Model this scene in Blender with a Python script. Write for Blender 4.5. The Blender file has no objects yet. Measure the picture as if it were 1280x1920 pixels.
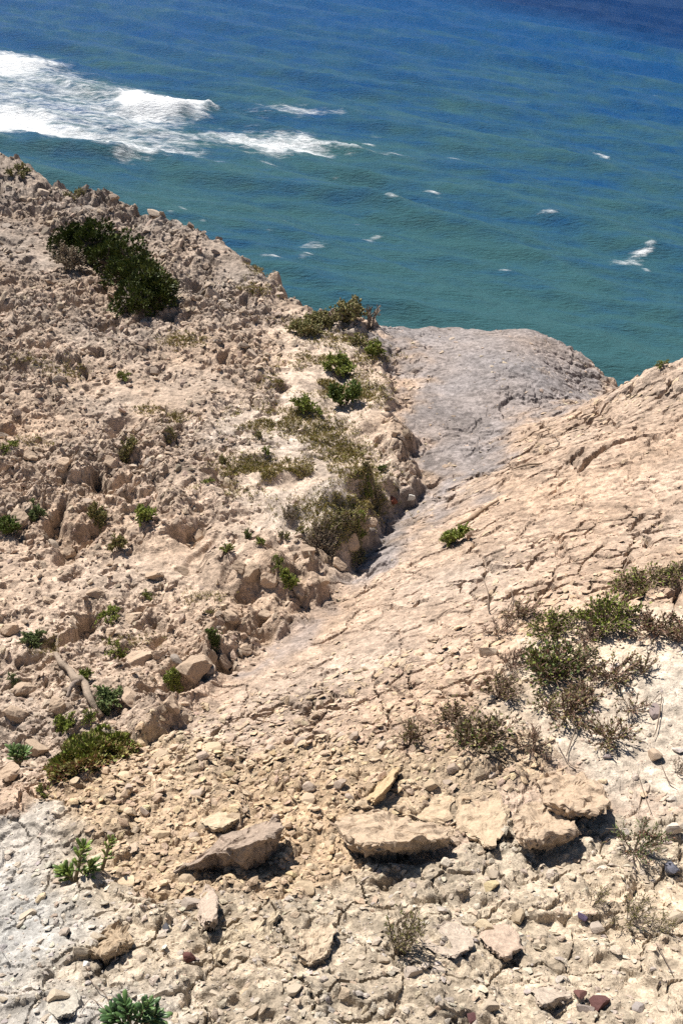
import bpy, math, random
import numpy as np
from mathutils import Matrix, Quaternion, Vector

# ------------------------------------------------------------------ camera, sky, sun, exposure
SC = bpy.context.scene
COL = SC.collection
CAM = np.array([0.0, 0.0, 1.65])
PITCH, ROLL = math.radians(36.0), math.radians(7.0)
FWD = np.array([0.0, math.cos(PITCH), -math.sin(PITCH)])
UP0 = np.array([0.0, math.sin(PITCH), math.cos(PITCH)])
RT0 = np.array([1.0, 0.0, 0.0])
RGT = math.cos(ROLL) * RT0 + math.sin(ROLL) * UP0
UPV = -math.sin(ROLL) * RT0 + math.cos(ROLL) * UP0
cam_data = bpy.data.cameras.new('camera')
cam_data.lens = 35.0
cam_data.sensor_fit = 'VERTICAL'
cam_data.sensor_height = 36.0
cam_data.sensor_width = 24.0
cam_data.clip_start = 0.05
cam_data.clip_end = 60000.0
cam = bpy.data.objects.new('camera', cam_data)
COL.objects.link(cam)
cam.matrix_world = Matrix(((RGT[0], UPV[0], -FWD[0], CAM[0]), (RGT[1], UPV[1], -FWD[1], CAM[1]),
                           (RGT[2], UPV[2], -FWD[2], CAM[2]), (0, 0, 0, 1)))
SC.camera = cam

SUN_ELEV, SUN_AZ = math.radians(50.0), math.radians(-47.0)     # azimuth from +Y, negative = to the left
world = bpy.data.worlds.new('World')
SC.world = world
world.use_nodes = True
wn = world.node_tree.nodes
sky = wn.new('ShaderNodeTexSky')
sky.sky_type = 'NISHITA'
sky.sun_disc = False
sky.sun_elevation = SUN_ELEV
sky.sun_rotation = SUN_AZ
sky.air_density = 1.0
sky.dust_density = 0.6
sky.ozone_density = 1.2
wn['Background'].inputs['Strength'].default_value = 0.05
world.node_tree.links.new(sky.outputs[0], wn['Background'].inputs['Color'])

sun_data = bpy.data.lights.new('sun', 'SUN')
sun_data.energy = 5.0
sun_data.angle = math.radians(0.53)
sun_data.color = (1.0, 0.95, 0.87)
sun = bpy.data.objects.new('sun', sun_data)
COL.objects.link(sun)
SUN_DIR = Vector((math.sin(SUN_AZ) * math.cos(SUN_ELEV), math.cos(SUN_AZ) * math.cos(SUN_ELEV), math.sin(SUN_ELEV)))
sun.rotation_euler = SUN_DIR.to_track_quat('Z', 'Y').to_euler()
sun.location = (0, 0, 30)

SC.view_settings.view_transform = 'Standard'
SC.view_settings.look = 'None'
SC.view_settings.exposure = 0.60
SC.view_settings.gamma = 1.0
SC.view_settings.use_curve_mapping = False
SC.cycles.use_denoising = False
SC.cycles.max_bounces = 4
SC.cycles.diffuse_bounces = 1
SC.cycles.glossy_bounces = 1
SC.cycles.sample_clamp_direct = 4.0

# ------------------------------------------------------------------ numeric helpers
F_PX = 35.0 / 36.0 * 1920.0
SEA_Z = -40.0
RNG = np.random.default_rng(7)


def ray(u, v):
    return FWD + RGT * ((u - 640.0) / F_PX) + UPV * ((960.0 - v) / F_PX)


def at(u, v, t):
    return CAM + ray(u, v) * (t if t < 2.6 else 2.6 * (t / 2.6) ** 0.52)


def sstep(a, b, x):
    k = np.clip((x - a) / (b - a), 0.0, 1.0)
    return k * k * (3.0 - 2.0 * k)


_ga = RNG.uniform(0, 2 * np.pi, (256, 256))
_GX, _GY = np.cos(_ga).astype(np.float32).ravel(), np.sin(_ga).astype(np.float32).ravel()
_JX = RNG.uniform(0.05, 0.95, 65536).astype(np.float32)
_JY = RNG.uniform(0.05, 0.95, 65536).astype(np.float32)
_JR = RNG.uniform(0, 1, 65536).astype(np.float32)


def perlin(x, y, seed=0):
    x = x + seed * 37.31
    y = y + seed * 17.77
    xf, yf = np.floor(x), np.floor(y)
    ix, iy = xf.astype(np.int64), yf.astype(np.int64)
    fx, fy = (x - xf).astype(np.float32), (y - yf).astype(np.float32)
    a, b = (ix & 255) * 256, ((ix + 1) & 255) * 256
    c, d = iy & 255, (iy + 1) & 255
    sx = fx * fx * fx * (fx * (fx * 6 - 15) + 10)
    sy = fy * fy * fy * (fy * (fy * 6 - 15) + 10)
    k = a + c
    n00 = _GX[k] * fx + _GY[k] * fy
    k = b + c
    n10 = _GX[k] * (fx - 1) + _GY[k] * fy
    k = a + d
    n01 = _GX[k] * fx + _GY[k] * (fy - 1)
    k = b + d
    n11 = _GX[k] * (fx - 1) + _GY[k] * (fy - 1)
    top = n00 + (n10 - n00) * sx
    return (top + (n01 + (n11 - n01) * sx - top) * sy) * 1.5


def fbm(x, y, seed=0, octaves=4, gain=0.5):
    o, a, s = 0.0, 1.0, 1.0
    for i in range(octaves):
        o = o + a * perlin(x * s, y * s, seed + i * 3)
        a *= gain
        s *= 2.03
    return o


def worley(x, y, seed=0, offs=False):
    """F1, F2 and a random number of the nearest cell."""
    x = x + seed * 23.17
    y = y + seed * 41.53
    xf, yf = np.floor(x), np.floor(y)
    ix, iy = xf.astype(np.int64), yf.astype(np.int64)
    fx, fy = (x - xf).astype(np.float32), (y - yf).astype(np.float32)
    f1 = np.full(fx.shape, 9.0, np.float32)
    f2 = np.full(fx.shape, 9.0, np.float32)
    rid = np.zeros(fx.shape, np.float32)
    ox = np.zeros(fx.shape, np.float32)
    oy = np.zeros(fx.shape, np.float32)
    for dx in (-1, 0, 1):
        for dy in (-1, 0, 1):
            k = ((ix + dx) & 255) * 256 + ((iy + dy) & 255)
            vx, vy = dx + _JX[k] - fx, dy + _JY[k] - fy
            d = vx * vx + vy * vy
            m = d < f1
            f2 = np.where(m, f1, np.minimum(f2, d))
            rid = np.where(m, _JR[k], rid)
            f1 = np.where(m, d, f1)
            if offs:
                ox, oy = np.where(m, vx, ox), np.where(m, vy, oy)
    if offs:
        return np.sqrt(f1), np.sqrt(f2), rid, ox, oy
    return np.sqrt(f1), np.sqrt(f2), rid


def chain(points, n=8):
    """Catmull-Rom curve through 2-D or 3-D points."""
    p = np.array(points, float)
    p = np.vstack([2 * p[0] - p[1], p, 2 * p[-1] - p[-2]])
    out = []
    for i in range(1, len(p) - 2):
        for k in range(n):
            t = k / n
            out.append(0.5 * (2 * p[i] + (p[i + 1] - p[i - 1]) * t + (2 * p[i - 1] - 5 * p[i] + 4 * p[i + 1] - p[i + 2]) * t * t
                              + (3 * p[i] - p[i - 1] - 3 * p[i + 1] + p[i + 2]) * t ** 3))
    out.append(p[-2])
    return np.array(out)


def line_dist(x, y, line, vals=None):
    """Signed distance to an open 2-D polyline (positive on its left), optionally a value carried along it."""
    best = np.full(x.shape, 1e9, np.float32)
    sgn = np.ones(x.shape, np.float32)
    val = np.zeros(x.shape, np.float32)
    L = np.asarray(line, np.float32)
    for i in range(len(L) - 1):
        ax, ay = L[i, 0], L[i, 1]
        ex, ey = L[i + 1, 0] - ax, L[i + 1, 1] - ay
        px, py = x - ax, y - ay
        t = (px * ex + py * ey) / (ex * ex + ey * ey + 1e-12)
        lo = -1e6 if i == 0 else 0.0
        hi = 1e6 if i == len(L) - 2 else 1.0
        tc = np.clip(t, lo, hi)
        d = (px - tc * ex) ** 2 + (py - tc * ey) ** 2
        s = ex * py - ey * px
        m = d < best * 0.999999
        best = np.where(m, d, best)
        sgn = np.where(m, np.sign(s), sgn)
        if vals is not None:
            tv = np.clip(t, 0, 1)
            val = np.where(m, vals[i] + (vals[i + 1] - vals[i]) * tv, val)
    r = np.sqrt(best) * sgn
    return (r, val) if vals is not None else r


def poly_dist(x, y, poly):
    """Signed distance to a closed 2-D polygon (positive inside)."""
    P = np.asarray(poly, np.float32)
    best = np.full(x.shape, 1e9, np.float32)
    ins = np.zeros(x.shape, bool)
    n = len(P)
    for i in range(n):
        ax, ay = P[i]
        bx, by = P[(i + 1) % n]
        ex, ey = bx - ax, by - ay
        t = np.clip(((x - ax) * ex + (y - ay) * ey) / (ex * ex + ey * ey + 1e-12), 0, 1)
        best = np.minimum(best, (x - ax - t * ex) ** 2 + (y - ay - t * ey) ** 2)
        c = ((ay > y) != (by > y)) & (x < (bx - ax) * (y - ay) / (by - ay + 1e-12) + ax)
        ins ^= c
    return np.sqrt(best) * np.where(ins, 1, -1)


# ------------------------------------------------------------------ the shape of the cliff top
# rim of the cliff: beyond it the ground falls to the sea
RIM_PX = [(-260, 170, 44), (-100, 240, 38), (0, 292, 34.0), (100, 352, 31.5), (215, 388, 29.0), (330, 430, 27.0), (450, 490, 24.8),
          (520, 555, 22.4), (600, 592, 21.3), (705, 611, 21.2), (800, 616, 22.0), (900, 620, 22.2), (1000, 622, 21.6),
          (1070, 655, 21.3), (1150, 725, 18.8), (1125, 765, 14.6), (1160, 728, 12.0), (1215, 692, 11.4), (1280, 674, 11.1),
          (1420, 650, 10.7), (1650, 600, 10.5)]

# Surveyed points of the ground: seen at photo pixel (u, v) at depth t metres along the view axis
SURVEY = [
    # foreground shelf
    (0, 1920, 1.98), (320, 1920, 1.95), (640, 1920, 1.93), (960, 1920, 1.93), (1280, 1920, 1.93),
    (0, 1760, 2.35), (640, 1760, 2.25), (1280, 1760, 2.2),
    (0, 1600, 2.85), (320, 1600, 2.7), (640, 1600, 2.6), (960, 1600, 2.55), (1280, 1600, 2.5),
    # slope that falls to the gully, near
    (60, 1490, 3.3), (300, 1480, 3.25), (600, 1460, 3.2), (900, 1440, 3.05), (1280, 1420, 2.95),
    (300, 1395, 4.1), (600, 1330, 4.2), (900, 1300, 3.75), (1280, 1240, 3.5),
    (440, 1280, 5.1), (700, 1200, 5.3), (1000, 1130, 4.8), (1280, 1080, 4.3),
    # right spur
    (700, 1080, 7.4), (900, 1000, 7.3), (1100, 980, 6.5), (1280, 950, 6.0),
    (950, 900, 9.6), (1100, 850, 9.0), (1280, 810, 8.3), (1180, 740, 11.3), (1280, 690, 10.9),
    # gully bed
    (520, 1200, 6.2), (650, 1090, 7.6), (740, 980, 9.6), (800, 915, 11.2),
    # grey chute
    (850, 850, 12.8), (800, 760, 15.5), (950, 790, 14.2), (760, 690, 18.0), (900, 690, 17.6), (965, 690, 17.0), (1015, 690, 17.3), (1060, 700, 18.9), (1105, 742, 17.8), (950, 740, 15.6), (1010, 745, 15.6),
    (720, 625, 20.5), (880, 630, 21.3), (960, 640, 19.6), (1030, 650, 20.6), (1060, 760, 14.0),
    # left slope
    (100, 1420, 4.3), (0, 1400, 4.5), (150, 1300, 5.3), (0, 1250, 5.9), (300, 1220, 6.2), (420, 1130, 7.1),
    (0, 1100, 7.4), (200, 1060, 8.0), (540, 1030, 8.2), (650, 950, 10.0), (400, 950, 9.5), (0, 900, 10.2),
    (200, 850, 11.3), (700, 850, 12.4), (500, 800, 13.2), (0, 700, 14.8), (300, 700, 15.3), (690, 730, 16.2),
    (0, 500, 22.0), (220, 560, 20.5), (450, 600, 19.6), (620, 640, 19.4), (0, 310, 33.0), (215, 410, 28.5), (450, 510, 24.5),
    (520, 575, 22.0),
]
PTS = np.array([at(*s) for s in SURVEY])
EXTRA = np.array([(-3, -1.5, .25), (3, -1.5, .3), (0, -5, .6), (-9, -6, 1.0), (9, -6, 1.2), (0, -20, 2), (7, 2.0, 0.1), (-7, 2.5, -0.6),
                  (14, 5, -0.2), (-14, 9, -1.2), (-26, 22, -3.0), (20, -2, 1.0), (-24, 0, 0.5)], float)
RIM_PTS = np.array([at(*r) for r in RIM_PX])
PTS = np.vstack([PTS, EXTRA, RIM_PTS])


def tps_fit(P, lam=0.004):
    n = len(P)
    d = np.linalg.norm(P[:, None, :2] - P[None, :, :2], axis=2)
    K = np.where(d > 0, d * d * np.log(d + 1e-12), 0) + np.eye(n) * lam
    A = np.zeros((n + 3, n + 3))
    A[:n, :n] = K
    A[:n, n] = 1
    A[:n, n + 1:] = P[:, :2]
    A[n:, :n] = A[:n, n:].T
    return np.linalg.solve(A, np.concatenate([P[:, 2], np.zeros(3)]))


TPS = tps_fit(PTS)


def tps(x, y):
    z = TPS[-3] + TPS[-2] * x + TPS[-1] * y
    for w, p in zip(TPS[:-3], PTS):
        d2 = (x - p[0]) ** 2 + (y - p[1]) ** 2
        z = z + 0.5 * w * d2 * np.log(d2 + 1e-9)
    return z


RIM3 = np.array([at(*r) for r in RIM_PX])
RIM = np.vstack([RIM3[:1, :2] * 3, chain(RIM3[:, :2], 5), RIM3[-1:, :2] * 3])

# foot of the broken left bank of the gully, with the height of its step
BANK_PX = [(200, 1425, 3.9, .05), (275, 1385, 4.3, .16), (335, 1335, 4.75, .16), (405, 1285, 5.3, .18), (480, 1225, 5.95, .12), (560, 1170, 6.6, .16),
           (625, 1105, 7.4, .40), (690, 1005, 9.0, .52), (730, 950, 10.1, .42), (785, 895, 11.6, .12), (765, 820, 13.3, .25), (745, 740, 15.9, .22),
           (715, 650, 19.6, .12)]
BANK3 = np.array([at(*b[:3]) for b in BANK_PX])
BANK = chain(np.column_stack([BANK3[:, :2], [b[3] * .54 for b in BANK_PX]]), 6)


def base_height(x, y, warp=True):
    x = np.asarray(x, np.float64)
    y = np.asarray(y, np.float64)
    z = tps(x, y)
    wx, wy = x, y
    if warp:
        wx = x + 0.11 * perlin(x * 2.9, y * 2.9, 3) + 0.075 * perlin(x * 8.5, y * 8.5, 4)
        wy = y + 0.11 * perlin(x * 2.9, y * 2.9, 5) + 0.075 * perlin(x * 8.5, y * 8.5, 6)
    s, h = line_dist(wx, wy, BANK[:, :2], BANK[:, 2])
    if warp:
        h = h * np.clip(0.72 + 0.9 * perlin(x * 2.2, y * 2.2, 8) + 0.5 * perlin(x * 6.3, y * 6.3, 9), 0.15, 1.3)
    up = sstep(-0.02, 0.06 + 0.5 * h * (0.6 + perlin(x * 3.5, y * 3.5, 10)), s) * np.exp(-np.maximum(s, 0) / .7)
    z = z + h * up - 0.25 * h * np.exp(-((s + 0.06) / 0.10) ** 2)
    d = line_dist(wx, wy, RIM)
    d = np.maximum(d, 0)
    z = z - 2.6 * (np.sqrt(d * d + 0.12) - 0.3464)
    far = np.sqrt(x * x + y * y)
    z = np.where((d > 0), np.maximum(z, SEA_Z - 1.5), z)
    return z


# ------------------------------------------------------------------ the ground sheet: rings round the camera's standpoint, finer where near
R_ROWS = np.concatenate([np.geomspace(0.30, 0.85, 24, endpoint=False), np.geomspace(0.85, 2.0, 235, endpoint=False), np.geomspace(2.0, 4.4, 430, endpoint=False), np.geomspace(4.4, 9.6, 470, endpoint=False),
                         np.geomspace(9.6, 15.0, 90, endpoint=False), np.geomspace(15.0, 110.0, 30)])
LOGR = np.log(R_ROWS)
N_CORE, N_OUT = 575, 18
Q = np.concatenate([-1 - np.geomspace(0.004, 1, N_OUT)[::-1], np.linspace(-1, 1, N_CORE), 1 + np.geomspace(0.004, 1, N_OUT)])


def half_angle(r):
    return np.radians(np.interp(np.log(r), np.log([0.3, 1.0, 2.6, 5.5, 10.0]), [45, 44, 34.5, 26.5, 23.5]))


HA = half_angle(R_ROWS)[:, None]
AZ = np.where(np.abs(Q)[None] <= 1, Q[None] * HA, np.sign(Q)[None] * (HA + (np.abs(Q)[None] - 1) * (math.pi - HA)))
GX, GY = np.sin(AZ) * R_ROWS[:, None], np.cos(AZ) * R_ROWS[:, None]
shape = GX.shape
gx, gy = GX.ravel(), GY.ravel()
gz = base_height(gx, gy)
GZ = gz.reshape(shape)


def ground(px, py):
    """Height of the ground at world (x, y)."""
    px, py = np.asarray(px, float), np.asarray(py, float)
    r = np.clip(np.hypot(px, py), R_ROWS[0], R_ROWS[-2])
    az = np.arctan2(px, py)
    h = half_angle(r)
    q = np.where(np.abs(az) <= h, az / h, np.sign(az) * (1 + (np.abs(az) - h) / (math.pi - h)))
    fi = np.interp(np.log(r), LOGR, np.arange(len(LOGR)))
    fj = np.interp(q, Q, np.arange(len(Q)))
    i0 = np.clip(fi.astype(int), 0, len(LOGR) - 2)
    j0 = np.clip(fj.astype(int), 0, len(Q) - 2)
    a, b = fi - i0, fj - j0
    return (GZ[i0, j0] * (1 - a) * (1 - b) + GZ[i0 + 1, j0] * a * (1 - b) + GZ[i0, j0 + 1] * (1 - a) * b + GZ[i0 + 1, j0 + 1] * a * b)


def hit(u, v, lift=0.0):
    """Ground point(s), or points `lift` above the ground, seen at photo pixel(s) (u, v)."""
    u, v = np.broadcast_arrays(np.asarray(u, float), np.asarray(v, float))
    D = FWD + RGT * ((u - 640) / F_PX)[..., None] + UPV * ((960 - v) / F_PX)[..., None]
    t = np.exp(np.linspace(math.log(1.25), math.log(47), 1100))
    P = CAM + D[..., None, :] * t[:, None]
    below = P[..., 2] < ground(P[..., 0], P[..., 1]) + np.asarray(lift)[..., None]
    k = np.where(below.any(-1), below.argmax(-1), len(t) - 1)
    return CAM + D * t[k][..., None]


def area(px):
    a = np.array(px, float)
    return hit(a[:, 0], a[:, 1])[:, :2]


# ------------------------------------------------------------------ ground zones (outlines on the ground)
Z_GREY = area([(712, 618), (850, 622), (985, 630), (1060, 665), (1130, 735), (1085, 768), (1000, 780), (945, 850), (860, 925), (800, 915), (770, 850), (765, 760), (735, 690)])
_out = RIM3[9:15, :2]
Z_GREY = np.vstack([_out[0] * [1, 1.0], _out * 1.15, area([(1110, 762), (1085, 768), (1000, 785), (945, 850), (860, 930), (800, 920), (772, 850), (768, 760), (742, 690), (722, 640)])])
Z_GREY2 = area([(470, 1240), (540, 1185), (650, 1085), (730, 985), (800, 930), (830, 950), (760, 1030), (680, 1110), (580, 1180), (500, 1235)])
Z_TURF = area([(500, 590), (600, 600), (725, 680), (735, 760), (722, 930), (650, 1005), (560, 1015), (500, 960), (420, 900), (440, 800), (530, 720), (480, 640)])
Z_SAND = area([(960, 1240), (1080, 1150), (1330, 1100), (1400, 1480), (1130, 1500), (1010, 1440), (900, 1400)])
Z_GRAV = area([(60, 1500), (290, 1400), (620, 1400), (1000, 1410), (1000, 1480), (800, 1600), (560, 1690), (330, 1700), (160, 1650)])
Z_FORE = area([(-260, 1500), (130, 1520), (260, 1680), (560, 1680), (880, 1610), (1090, 1530), (1500, 1490), (1500, 2300), (-400, 2300)])
Z_PALE = area([(-260, 1480), (130, 1495), (120, 1650), (150, 1760), (60, 1850), (340, 1890), (400, 2200), (-400, 2200)])
SIDE = np.vstack([area([(-400, 1500), (60, 1482)]), BANK[:, :2], area([(700, 622)])])
CRACKS = [([(1082, 888), (1108, 866), (1150, 838), (1205, 822), (1255, 822)], .10, .05), ([(1090, 900), (1075, 868), (1095, 850)], .06, .04),
          ([(725, 1136), (762, 1140), (795, 1128)], .05, .022), ([(492, 1336), (540, 1322), (585, 1332), (622, 1316)], .05, .02),
          ([(556, 1372), (600, 1350), (612, 1338)], .035, .016), ([(715, 1330), (712, 1290), (700, 1265)], .03, .013),
          ([(1080, 1110), (1100, 1128), (1128, 1128), (1145, 1105)], .03, .015), ([(690, 1500), (715, 1478), (745, 1452)], .06, .022),
          ([(370, 1398), (400, 1392), (420, 1408)], .04, .015), ([(952, 895), (1000, 885), (1030, 870)], .03, .02),
          ([(1120, 760), (1165, 790), (1220, 770)], .05, .04), ([(1180, 1000), (1205, 975), (1255, 980)], .04, .025),
          ([(955, 785), (945, 760), (962, 742)], .05, .05), ([(905, 1005), (950, 985), (1010, 990)], .03, .02)]
CRACKS = [(chain(area(c), 4), d * .6, w * .6) for c, d, w in CRACKS]

x, y = gx.astype(np.float32), gy.astype(np.float32)
n_a, n_b = perlin(x * 1.6, y * 1.6, 11), perlin(x * 1.6, y * 1.6, 12)
n_c, n_d = perlin(x * 9, y * 9, 13), perlin(x * 9, y * 9, 14)
rr = np.sqrt(x * x + y * y)
ws = np.clip(rr * 0.035, 0.03, 0.5)
n_e, n_f = perlin(x * 2.7, y * 2.7, 15), perlin(x * 2.7, y * 2.7, 16)
zx, zy = x + ws * (n_a + 1.1 * n_e + .8 * n_c), y + ws * (n_b + 1.1 * n_f + .8 * n_d)


def zmask(poly, soft):
    k = soft * np.clip(rr * 0.12, 0.25, 1.2)
    return sstep(-k, k, poly_dist(zx, zy, poly)).astype(np.float32)


side = line_dist(x + .03 * n_c + .06 * n_a, y + .03 * n_d + .06 * n_b, SIDE)
M_LEFT = sstep(-0.03, 0.06, side)
M_FORE = zmask(Z_FORE, 0.12)
M_LEFT = M_LEFT * (1 - M_FORE)
M_GREY = np.clip(zmask(Z_GREY, 0.25) + 0.92 * zmask(Z_GREY2, 0.25), 0, 1) * (1 - M_LEFT)
M_TURF = zmask(Z_TURF, 0.25) * M_LEFT
M_SAND = zmask(Z_SAND, 0.18) * (1 - M_FORE) * (1 - M_LEFT)
M_GRAV = zmask(Z_GRAV, 0.15) * (1 - M_FORE) * (1 - M_LEFT)
M_PALE = zmask(Z_PALE, 0.4)
M_TAN = np.clip(1 - M_LEFT - M_FORE - M_GREY - M_SAND - M_GRAV, 0, 1)


def domes(px, py, s, seed, cut=0.55, power=1.4):
    w1 = 0.22 * perlin(px / s * 1.9, py / s * 1.9, seed + 31)
    w2 = 0.22 * perlin(px / s * 1.9, py / s * 1.9, seed + 32)
    f1, f2, rid = worley(px / s + w1, py / s + w2, seed)
    return s * np.sqrt(np.clip(1 - (f1 / cut) ** 2, 0, 1)) * rid ** power, rid


def blocks(px, py, s, seed, tilt=.55):
    """Angular broken blocks: every cell its own height and tilt, notched at its edges."""
    w1 = 0.30 * perlin(px / s * 1.6, py / s * 1.6, seed + 51) + .12 * perlin(px / s * 4.5, py / s * 4.5, seed + 53)
    w2 = 0.30 * perlin(px / s * 1.6, py / s * 1.6, seed + 52) + .12 * perlin(px / s * 4.5, py / s * 4.5, seed + 54)
    f1, f2, rid, ox, oy = worley(px / s + w1, py / s + w2, seed, True)
    r2 = (rid * 57.31) % 1.0
    r3 = (rid * 913.7) % 1.0
    h = .46 * rid ** 1.6 + tilt * ((r2 - .5) * ox + (r3 - .5) * oy)
    return s * h * sstep(.0, .16, f2 - f1) * (rid > .18)


def plates(px, py, s, seed, width):
    w1 = 0.22 * perlin(px / s * 1.3, py / s * 1.3, seed + 41) + 0.09 * perlin(px / s * 4, py / s * 4, seed + 43)
    w2 = 0.22 * perlin(px / s * 1.3, py / s * 1.3, seed + 42) + 0.09 * perlin(px / s * 4, py / s * 4, seed + 44)
    f1, f2, rid = worley(px / s + w1, py / s + w2, seed)
    return 1 - sstep(0.62 * width, width, f2 - f1), rid


dz = np.zeros_like(x)
# broken rubble of the left slope
rough = np.clip(0.85 + 0.9 * fbm(x * .9, y * .9, 51, 3), 0.10, 1.5) * (1 - 0.80 * M_TURF)
far_l = np.clip(rr / 9.0, 0.55, 1.0)
hl = np.zeros_like(x)
for s, a, sd in ((.55, .20, 61), (.25, .42, 62), (.13, .68, 63), (.07, .85, 64), (.038, .9, 65), (.020, .75, 66)):
    d_ = blocks(x, y, s, sd)
    hl += a * d_ * (0.35 + 0.65 * np.clip(0.5 + 1.2 * perlin(x / s * .31, y / s * .31, sd + 9), 0, 1))
for s, a, sd in ((.44, .38, 67), (.21, .50, 68), (.10, .55, 69)):
    wpx, wpy = .35 * perlin(x / s * 2, y / s * 2, sd), .35 * perlin(x / s * 2, y / s * 2, sd + 1)
    f1, f2, rid = worley(x / s + wpx, y / s + wpy, sd)
    hl -= a * s * (1 - sstep(.10, .26, f1)) * (rid > .52)
hl -= 0.07 * np.abs(fbm(x * 3.5, y * 3.5, 71, 4)) + 0.03 * np.abs(fbm(x * 12, y * 12, 75, 3))
dz += M_LEFT * (.68 * rough * hl + 0.01 * fbm(x * 3, y * 3, 77, 3))
# dried, crazed surface of the right slope and the chute
cov = sstep(-0.25, 0.30, fbm(x * 1.1, y * 1.1, 81, 3))
gapf = np.clip(rr / 3.6, .8, 1.5)
cA, rA = plates(x, y, .27, 82, .060 * gapf)
cB, rB = plates(x, y, .13, 83, .095 * gapf)
cC, rC = plates(x, y, .06, 84, .16)
far_w = np.clip(rr / 3.6, .8, 1.4)
part = sstep(-.25, .25, perlin(x * 6, y * 6, 89))
mud = far_w * (-0.044 * cA * (.30 + .70 * cov) * (.35 + .65 * part) - 0.034 * cB * (0.25 + 0.75 * cov) * (.08 + .92 * part) - 0.004 * cC + 0.004 * (rB - .5) + 0.004 * (rC - .5))
mud += 0.007 * fbm(x * 3, y * 3, 85, 4) + 0.03 * fbm(x * .8, y * .8, 86, 2)
d1, _ = domes(x, y, .045, 87)
d2, _ = domes(x, y, .09, 88, .5, 3)
dz += (M_TAN + .12 * M_GREY + .35 * M_GRAV) * (mud + 0.12 * d1 + .05 * d2)
cG, rG = plates(x, y * .85, .22, 91, .12)
cH, rH = plates(x, y * .85, .11, 92, .19)
covg = sstep(-0.25, 0.3, fbm(x * .9, y * .9, 93, 3))
dz += M_GREY * (-0.026 * cG * (.1 + .9 * covg) - 0.014 * cH * (.2 + .8 * covg) + .002 * (rH - .5) + 0.006 * fbm(x * 2.5, y * 2.5, 94, 4))
# gravel slope, sand, stony foreground
d3, _ = domes(x, y, .05, 101)
d4, _ = domes(x, y, .024, 102)
d5, _ = domes(x, y, .11, 103, .5, 3)
d6, _ = domes(x, y, .20, 104, .55, 2)
dz += M_GRAV * (.42 * d3 + .45 * d4 + .26 * d5 + .018 * fbm(x * 4, y * 4, 105, 4))
dz += M_SAND * (.12 * d4 + .10 * d3 + .016 * fbm(x * 3, y * 3, 106, 4))
cF, rF = plates(x, y, .16, 107, .045)
ridg = np.abs(fbm(x * 5, y * 5, 108, 4))
step_n = fbm(x * 3.2, y * 3.2, 110, 4)
smooth_f = 1 - 0.35 * M_PALE
dz += M_FORE * smooth_f * (.22 * d3 + .30 * d4 + .20 * d5 + .12 * d6 - .012 * cF - .022 * ridg + .022 * sstep(-.08, .08, step_n) + .010 * fbm(x * 16, y * 16, 109, 3))
for line, depth, width in CRACKS:
    lo, hi = line.min(0) - .5, line.max(0) + .5
    m = np.where((x > lo[0]) & (x < hi[0]) & (y > lo[1]) & (y < hi[1]))[0]
    if len(m) == 0:
        continue
    xs, ys = x[m] + .02 * n_c[m] + .012 * perlin(x[m] * 30, y[m] * 30, 5), y[m] + .02 * n_d[m] + .012 * perlin(x[m] * 30, y[m] * 30, 6)
    best = np.full(len(m), 1e9)
    for i in range(len(line) - 1):
        e = line[i + 1] - line[i]
        t = np.clip(((xs - line[i, 0]) * e[0] + (ys - line[i, 1]) * e[1]) / (e @ e + 1e-12), 0, 1)
        best = np.minimum(best, (xs - line[i, 0] - t * e[0]) ** 2 + (ys - line[i, 1] - t * e[1]) ** 2)
    dd = np.sqrt(best)
    taper = 1 - sstep(0.5, 1.0, np.minimum(np.abs(xs - line[0, 0]) + np.abs(ys - line[0, 1]), 1) * 0)
    dz[m] -= depth * (1 - sstep(width * .25, width, dd)) * taper
gz = (gz + dz).astype(np.float32)
GZ = gz.reshape(shape)


def spot(u, v):
    """Point of the finished ground under photo pixel (u, v) and its depth."""
    p = hit(u, v)
    return p, float((p - CAM) @ FWD)


# colours of the ground (albedo)
def C(*c):
    return np.array(c, np.float32)


def mixc(a, b, m):
    return a + (b - a) * m[:, None]


tone = fbm(x * .5, y * .5, 121, 3)[:, None]
tone2 = fbm(x * 2.5, y * 2.5, 125, 3)[:, None]
col = np.zeros((len(x), 3), np.float32)
left_c = mixc(C(.45, .345, .265), C(.32, .26, .215), sstep(5, 11, rr + 1.5 * tone[:, 0] - x * .6))
left_c = mixc(left_c, C(.54, .435, .35), np.clip(M_TURF * .9, 0, 1))
col += M_LEFT[:, None] * left_c
col += M_GREY[:, None] * C(.262, .226, .212)
col += M_TAN[:, None] * C(.44, .328, .248)
col += M_GRAV[:, None] * C(.45, .34, .235)
col += M_SAND[:, None] * C(.54, .445, .35)
col += M_FORE[:, None] * mixc(C(.47, .385, .29)[None], C(.42, .38, .335)[None], M_PALE)
col /= np.maximum(M_LEFT + M_GREY + M_TAN + M_GRAV + M_SAND + M_FORE, .2)[:, None]
_, _, rid_c = worley(x / .11, y / .11, 131)
_, _, rid_d = worley(x / .04, y / .04, 132)
col *= 1 + .10 * tone + .14 * tone2 + (.24 * (rid_c - .5) + .40 * (rid_d - .5))[:, None]
warm = (fbm(x * 1.3, y * 1.3, 133, 3) * .06)[:, None] * np.array([[1, .1, -.9]])
col = np.clip(col * (1 + warm), .02, .85)


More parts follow.
